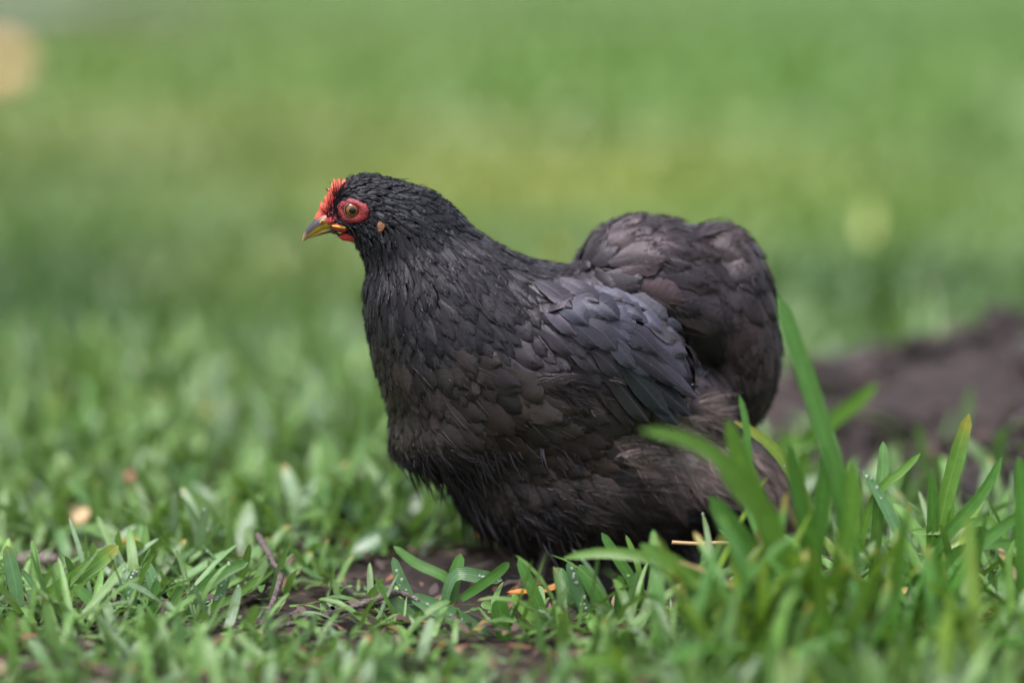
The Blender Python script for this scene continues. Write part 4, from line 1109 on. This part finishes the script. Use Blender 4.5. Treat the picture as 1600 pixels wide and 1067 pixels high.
# crumbs of earth on the soil
CVs, CFs = [], []
cube = np.array([(a, b, c) for a in (-1, 1) for b in (-1, 1) for c in (-1, 1)], float); cf = np.array([(0, 1, 3, 2), (4, 6, 7, 5), (0, 4, 5, 1), (2, 3, 7, 6), (0, 2, 6, 4), (1, 5, 7, 3)])
for i in range(2600):
    a = random.uniform(0, 6.28); r = math.sqrt(random.random()) * 1.0
    xx = SOIL_C[0] + SOIL_R[0] * r * math.cos(a); yy = SOIL_C[1] + SOIL_R[1] * r * math.sin(a)
    if soil_mask(np.array([xx]), np.array([yy]))[0] > 1.02: continue
    R_ = random.uniform(.002, .008) * (2.4 if random.random() < .08 else 1)
    v = cube * R_ * rng.uniform(.5, 1.1, (8, 3)); v = v + rng.normal(0, R_ * .12, v.shape)
    th = random.uniform(0, 3.14); c, s = math.cos(th), math.sin(th)
    v = np.stack([v[:, 0] * c - v[:, 1] * s, v[:, 0] * s + v[:, 1] * c, v[:, 2]], -1)
    CVs.append(v + [xx, yy, float(soil_z(np.array([xx]), np.array([yy]))[0]) + R_ * .3]); CFs.append(cf + 8 * (len(CVs) - 1))
o = mesh_obj('earth_crumbs', np.concatenate(CVs), np.concatenate(CFs), M_SOIL, smooth=False); tag(o, 'crumbs of dark brown earth on the bare soil', 'earth crumbs', kind='stuff')

def smooth_path(pts, k=6):
    P_ = np.array(pts, float); K = len(P_); tt = np.linspace(0, K - 1, (K - 1) * k + 1); i = np.clip(tt.astype(int), 0, K - 2); f = (tt - i)[:, None]
    pm = P_[np.clip(i - 1, 0, K - 1)]; p0 = P_[i]; p1 = P_[i + 1]; p2 = P_[np.clip(i + 2, 0, K - 1)]
    return .5 * (2 * p0 + (p1 - pm) * f + (2 * pm - 5 * p0 + 4 * p1 - p2) * f ** 2 + (3 * p0 - pm - 3 * p1 + p2) * f ** 3)
def branch(name, path, r, parent):
    P_ = smooth_path([on_plane(px, py, Y) for px, py, Y in path])
    rr = np.interp(np.linspace(0, 1, len(P_)), np.linspace(0, 1, len(r)), r) * S * .95 * rng.uniform(.85, 1.18, len(P_))
    P_ = P_ + rng.normal(0, .6 * S, P_.shape)
    v, q = tube(P_, rr, 9); return mesh_obj(name, v, q, M_TWIG, parent)
b0 = on_plane(392, 1008, -.13)
tw = empty('twig', (float(b0[0]), float(b0[1]), 0)); tag(tw, 'bent grey twig rising from the grass in the left foreground', 'twig')
st = branch('stem', [(388, 1016, -.135), (398, 995, -.125), (408, 978, -.12), (424, 945, -.10), (438, 902, -.075), (425, 875, -.05), (412, 852, -.03), (402, 836, -.02)], [7, 6.5, 5.5, 5, 4.8, 5, 5.5, 6, 5], tw)
branch('side_shoot', [(424, 868, -.045), (428, 850, -.04), (425, 838, -.035)], [4, 3.5, 4.5], st)
tw2 = empty('twig', tuple(float(a) for a in on_plane(520, 962, -.11))); tag(tw2, 'thin knobbly twig lying along the grass towards the hen\'s feet', 'twig')
o = branch('stem', [(412, 988, -.135), (450, 975, -.125), (520, 958, -.11), (570, 942, -.11), (605, 930, -.105), (622, 925, -.10), (645, 934, -.10), (680, 948, -.10), (712, 955, -.10)], [4.5, 4.5, 5, 5, 5.2, 6.5, 5, 4.5, 4.2, 4.5], tw2)
tw3 = empty('straw', tuple(float(a) for a in on_plane(1090, 848, -.06))); tag(tw3, 'thin tan straw lying in front of the hen\'s belly', 'straw')
P_ = smooth_path([on_plane(1050, 847, -.08), on_plane(1090, 849, -.08), on_plane(1140, 848, -.08), on_plane(1180, 856, -.09)]); v, q = tube(P_, np.full(len(P_), 3 * S), 8)
mesh_obj('stalk', v, q, mat_simple('straw_tan', (.36, .22, .11), .6), tw3)

def leaf(name, label, cat, px, py, lpx, wpx, ang, colr, lift_=.008, tilt=.35, Y=None, group=None, mat=None, upright=False):
    """a small curled leaf: pointed oval with a midrib fold and thickness"""
    c = on_ground(px, py, lift_ + .012) if Y is None else on_plane(px, py, Y)
    k = np.linalg.norm(c - CAM) / FPX; l, w = lpx * k, wpx * k
    a = math.radians(ang)
    if upright: d = np.array([math.cos(a), .15, math.sin(a)]); nrm = np.array([0, -1.0, .3])
    else: d = np.array([math.cos(a), math.sin(a) * .8, math.sin(a) * tilt]); nrm = np.array([0, -tilt, 1.0])
    d /= np.linalg.norm(d); s_ = np.cross(nrm, d); s_ /= np.linalg.norm(s_); nrm = np.cross(d, s_)
    ss = np.linspace(0, 1, 9); w_ = np.sin(np.pi * np.clip(ss * .96 + .02, 0, 1)) ** .7 * w / 2
    u = np.linspace(-1, 1, 5)
    top = c + (d * ((ss - .5) * l)[:, None])[:, None] + s_ * (w_[:, None] * u)[..., None] + nrm * ((np.abs(u) * .22 * w_[:, None]) + (ss[:, None] - .5) ** 2 * l * .35 * random.uniform(-.5, 1))[..., None]
    top = top + rng.normal(0, l * .008, top.shape)
    bot = top - nrm * max(.0006, l * .015)
    V = np.concatenate([top.reshape(-1, 3), bot.reshape(-1, 3)])
    g = np.arange(45).reshape(9, 5); q = np.stack([g[:-1, :-1], g[:-1, 1:], g[1:, 1:], g[1:, :-1]], -1).reshape(-1, 4)
    rim = list(g[0]) + list(g[1:, 4]) + list(g[8, 3::-1]) + list(g[7:0:-1, 0])
    sides = [(rim[i], rim[(i + 1) % len(rim)], rim[(i + 1) % len(rim)] + 45, rim[i] + 45) for i in range(len(rim))]
    Fq = np.concatenate([q, q[:, ::-1] + 45, np.array(sides)])
    o = mesh_obj(name, V, Fq, mat or M_LITTER, tint=np.ones((90, 3)) * colr, origin=c)
    o.location = c
    return tag(o, label, cat, group)
G_ = 'fallen leaves in the lawn'
leaf('fallen_leaf', 'small bright yellow leaf lying behind the yellow-tipped blade', 'leaf', 200, 846, 38, 20, 10, (.40, .25, .012), group=G_)
leaf('fallen_leaf', 'cream oval leaf in the grass above the bright yellow leaf', 'leaf', 125, 806, 36, 30, 40, (.40, .27, .14), group=G_, tilt=.8)
leaf('fallen_leaf', 'blurred yellow leaf near the left edge, farther back than the cream one', 'leaf', 95, 636, 40, 34, 80, (.34, .30, .03), .008, 1.0, group=G_)
leaf('fallen_leaf', 'faint yellow leaf in the blurred lawn midway between left edge and breast', 'leaf', 318, 642, 28, 30, 60, (.26, .24, .04), .006, .9, group=G_)
leaf('fallen_leaf', 'red-brown leaf scrap in the grass left of the hen', 'leaf', 205, 742, 30, 18, 20, (.20, .06, .03), .02, .8, group=G_)
leaf('fallen_leaf', 'dull purple-brown bark-like leaf at the left edge', 'leaf', 55, 872, 70, 34, 5, (.085, .055, .055), -.004, .3, group=G_)
leaf('fallen_leaf', 'curled orange dead leaf in the grass below the twig\'s end', 'leaf', 700, 1000, 62, 15, 38, (.34, .135, .022), .0, .6, Y=-.13, group=G_)
leaf('fallen_leaf', 'short orange leaf scrap beside the curled orange leaf', 'leaf', 668, 1026, 50, 16, 30, (.34, .135, .022), .0, .5, Y=-.14, group=G_)
leaf('fallen_leaf', 'narrow ochre leaf strip under the dewy crossing blades', 'leaf', 636, 990, 44, 11, 55, (.40, .24, .06), .0, .6, Y=-.12, group=G_)
leaf('fallen_leaf', 'orange leaf scrap on the ground before the hen\'s feet', 'leaf', 815, 924, 46, 14, 8, (.34, .135, .022), .0, .3, Y=-.075, group=G_)
leaf('fallen_leaf', 'orange leaf scrap half hidden by the rounded upright blades', 'leaf', 862, 918, 32, 14, 40, (.26, .105, .02), .0, .4, Y=-.07, group=G_)
leaf('fallen_leaf', 'small amber leaf bit between the dewy blades and the forked twig', 'leaf', 250, 986, 20, 14, 50, (.34, .135, .022), .0, .8, Y=-.11, group=G_)
leaf('fallen_leaf', 'brick-brown leaf chip near the bottom left corner', 'leaf', 148, 1028, 30, 13, -5, (.36, .12, .05), .0, .4, Y=-.15, group=G_)
leaf('fallen_leaf', 'pale buff leaf scrap on the ground right of the tall clump', 'leaf', 1400, 925, 46, 22, 20, (.45, .36, .12), .0, .5, Y=-.10, group=G_)
M_GLINT = mat_simple('glint_white', (.42, .47, .43), .25, .6)  # white flecks stand in for sky glints on wet blades
G2 = 'painted white glints in the lawn'
leaf('glint', 'painted white glint in the blurred grass left of the breast', 'glint', 394, 718, 32, 26, 80, (1, 1, 1), .012, 1.2, group=G2, mat=M_GLINT)
leaf('glint', 'pale white fleck low in the grass just left of the hen\'s keel', 'glint', 556, 752, 30, 20, 70, (1, 1, 1), .008, 1.2, group=G2, mat=M_GLINT)
leaf('glint', 'long white fleck in the grass right under the hen\'s breast', 'glint', 652, 785, 40, 16, 55, (1, 1, 1), .004, 1.2, group=G2, mat=M_GLINT)
M_BROAD = mat_simple('broad_leaf', (.09, .16, .085), .34, .5, noise=(60, (.055, .12, .055)), bump=(160, .5, .002))
leaf('broad_leaf', 'broad shiny pale green leaf in the grass left of the hen\'s feet', 'leaf', 575, 850, 112, 34, 28, (1, 1, 1), .02, .9, Y=.07, mat=M_BROAD)
leaf('broad_leaf', 'upright pale yellow leaf in the blurred lawn right of the tail', 'leaf', 1355, 345, 62, 20, 85, (.55, .60, .22), .02, 1, Y=1.40, upright=True)

# yellow flower behind the hen's back
c = on_plane(872, 400, 1.15)
fl = empty('flower', (float(c[0]), 1.15, 0)); tag(fl, 'small blurred yellow flower on the lawn behind the hen\'s back', 'flower')
v, q = tube([(c[0], 1.15, 0), (c[0] + .003, 1.15, c[2] * .6), tuple(c)], [.0015, .0013, .0015], 8); mesh_obj('stem', v, q, mat_simple('flower_stem', (.08, .15, .03)), fl)
PV, PF = [], []
for i in range(28):
    a = 6.283 * i / 14 + (.2 if i >= 14 else 0); el = .25 if i < 14 else .9; r = .011
    d = np.array([math.cos(a) * math.cos(el), math.sin(a) * math.cos(el), math.sin(el)]); s_ = np.array([-math.sin(a), math.cos(a), 0]) * .0022
    b = len(PV); PV += [c, c + d * r * .6 + s_, c + d * r * .6 - s_, c + d * r]; PF += [(b, b + 1, b + 3), (b, b + 3, b + 2)]
mesh_obj('flower_head', np.array(PV), np.array(PF), mat_simple('petal_yellow', (.75, .55, .03), .6), fl)

# peach stone at the far left
c = on_ground(2, 118, .055)
U, V = np.meshgrid(np.linspace(0, 2 * math.pi, 24, endpoint=False), np.linspace(0, math.pi, 14))
k = 1 + .07 * np.sin(2 * U + V * 3) + .05 * np.sin(5 * U + 1) * np.sin(V)
pts = c + np.stack([.062 * np.sin(V) * np.cos(U) * k, .05 * np.sin(V) * np.sin(U) * k, .066 * np.cos(V) * k], -1)
I = np.arange(24 * 14).reshape(14, 24); q = np.stack([I[:-1], I[1:], np.roll(I[1:], -1, 1), np.roll(I[:-1], -1, 1)], -1).reshape(-1, 4)
o = mesh_obj('stone', pts.reshape(-1, 3), q, mat_simple('peach_stone', (.72, .33, .19), .6, .4, noise=(14, (.80, .48, .33)), bump=(60, .4, .004)), origin=c); o.location = c
tag(o, 'pale peach rounded stone on the far lawn at the top left edge', 'stone')
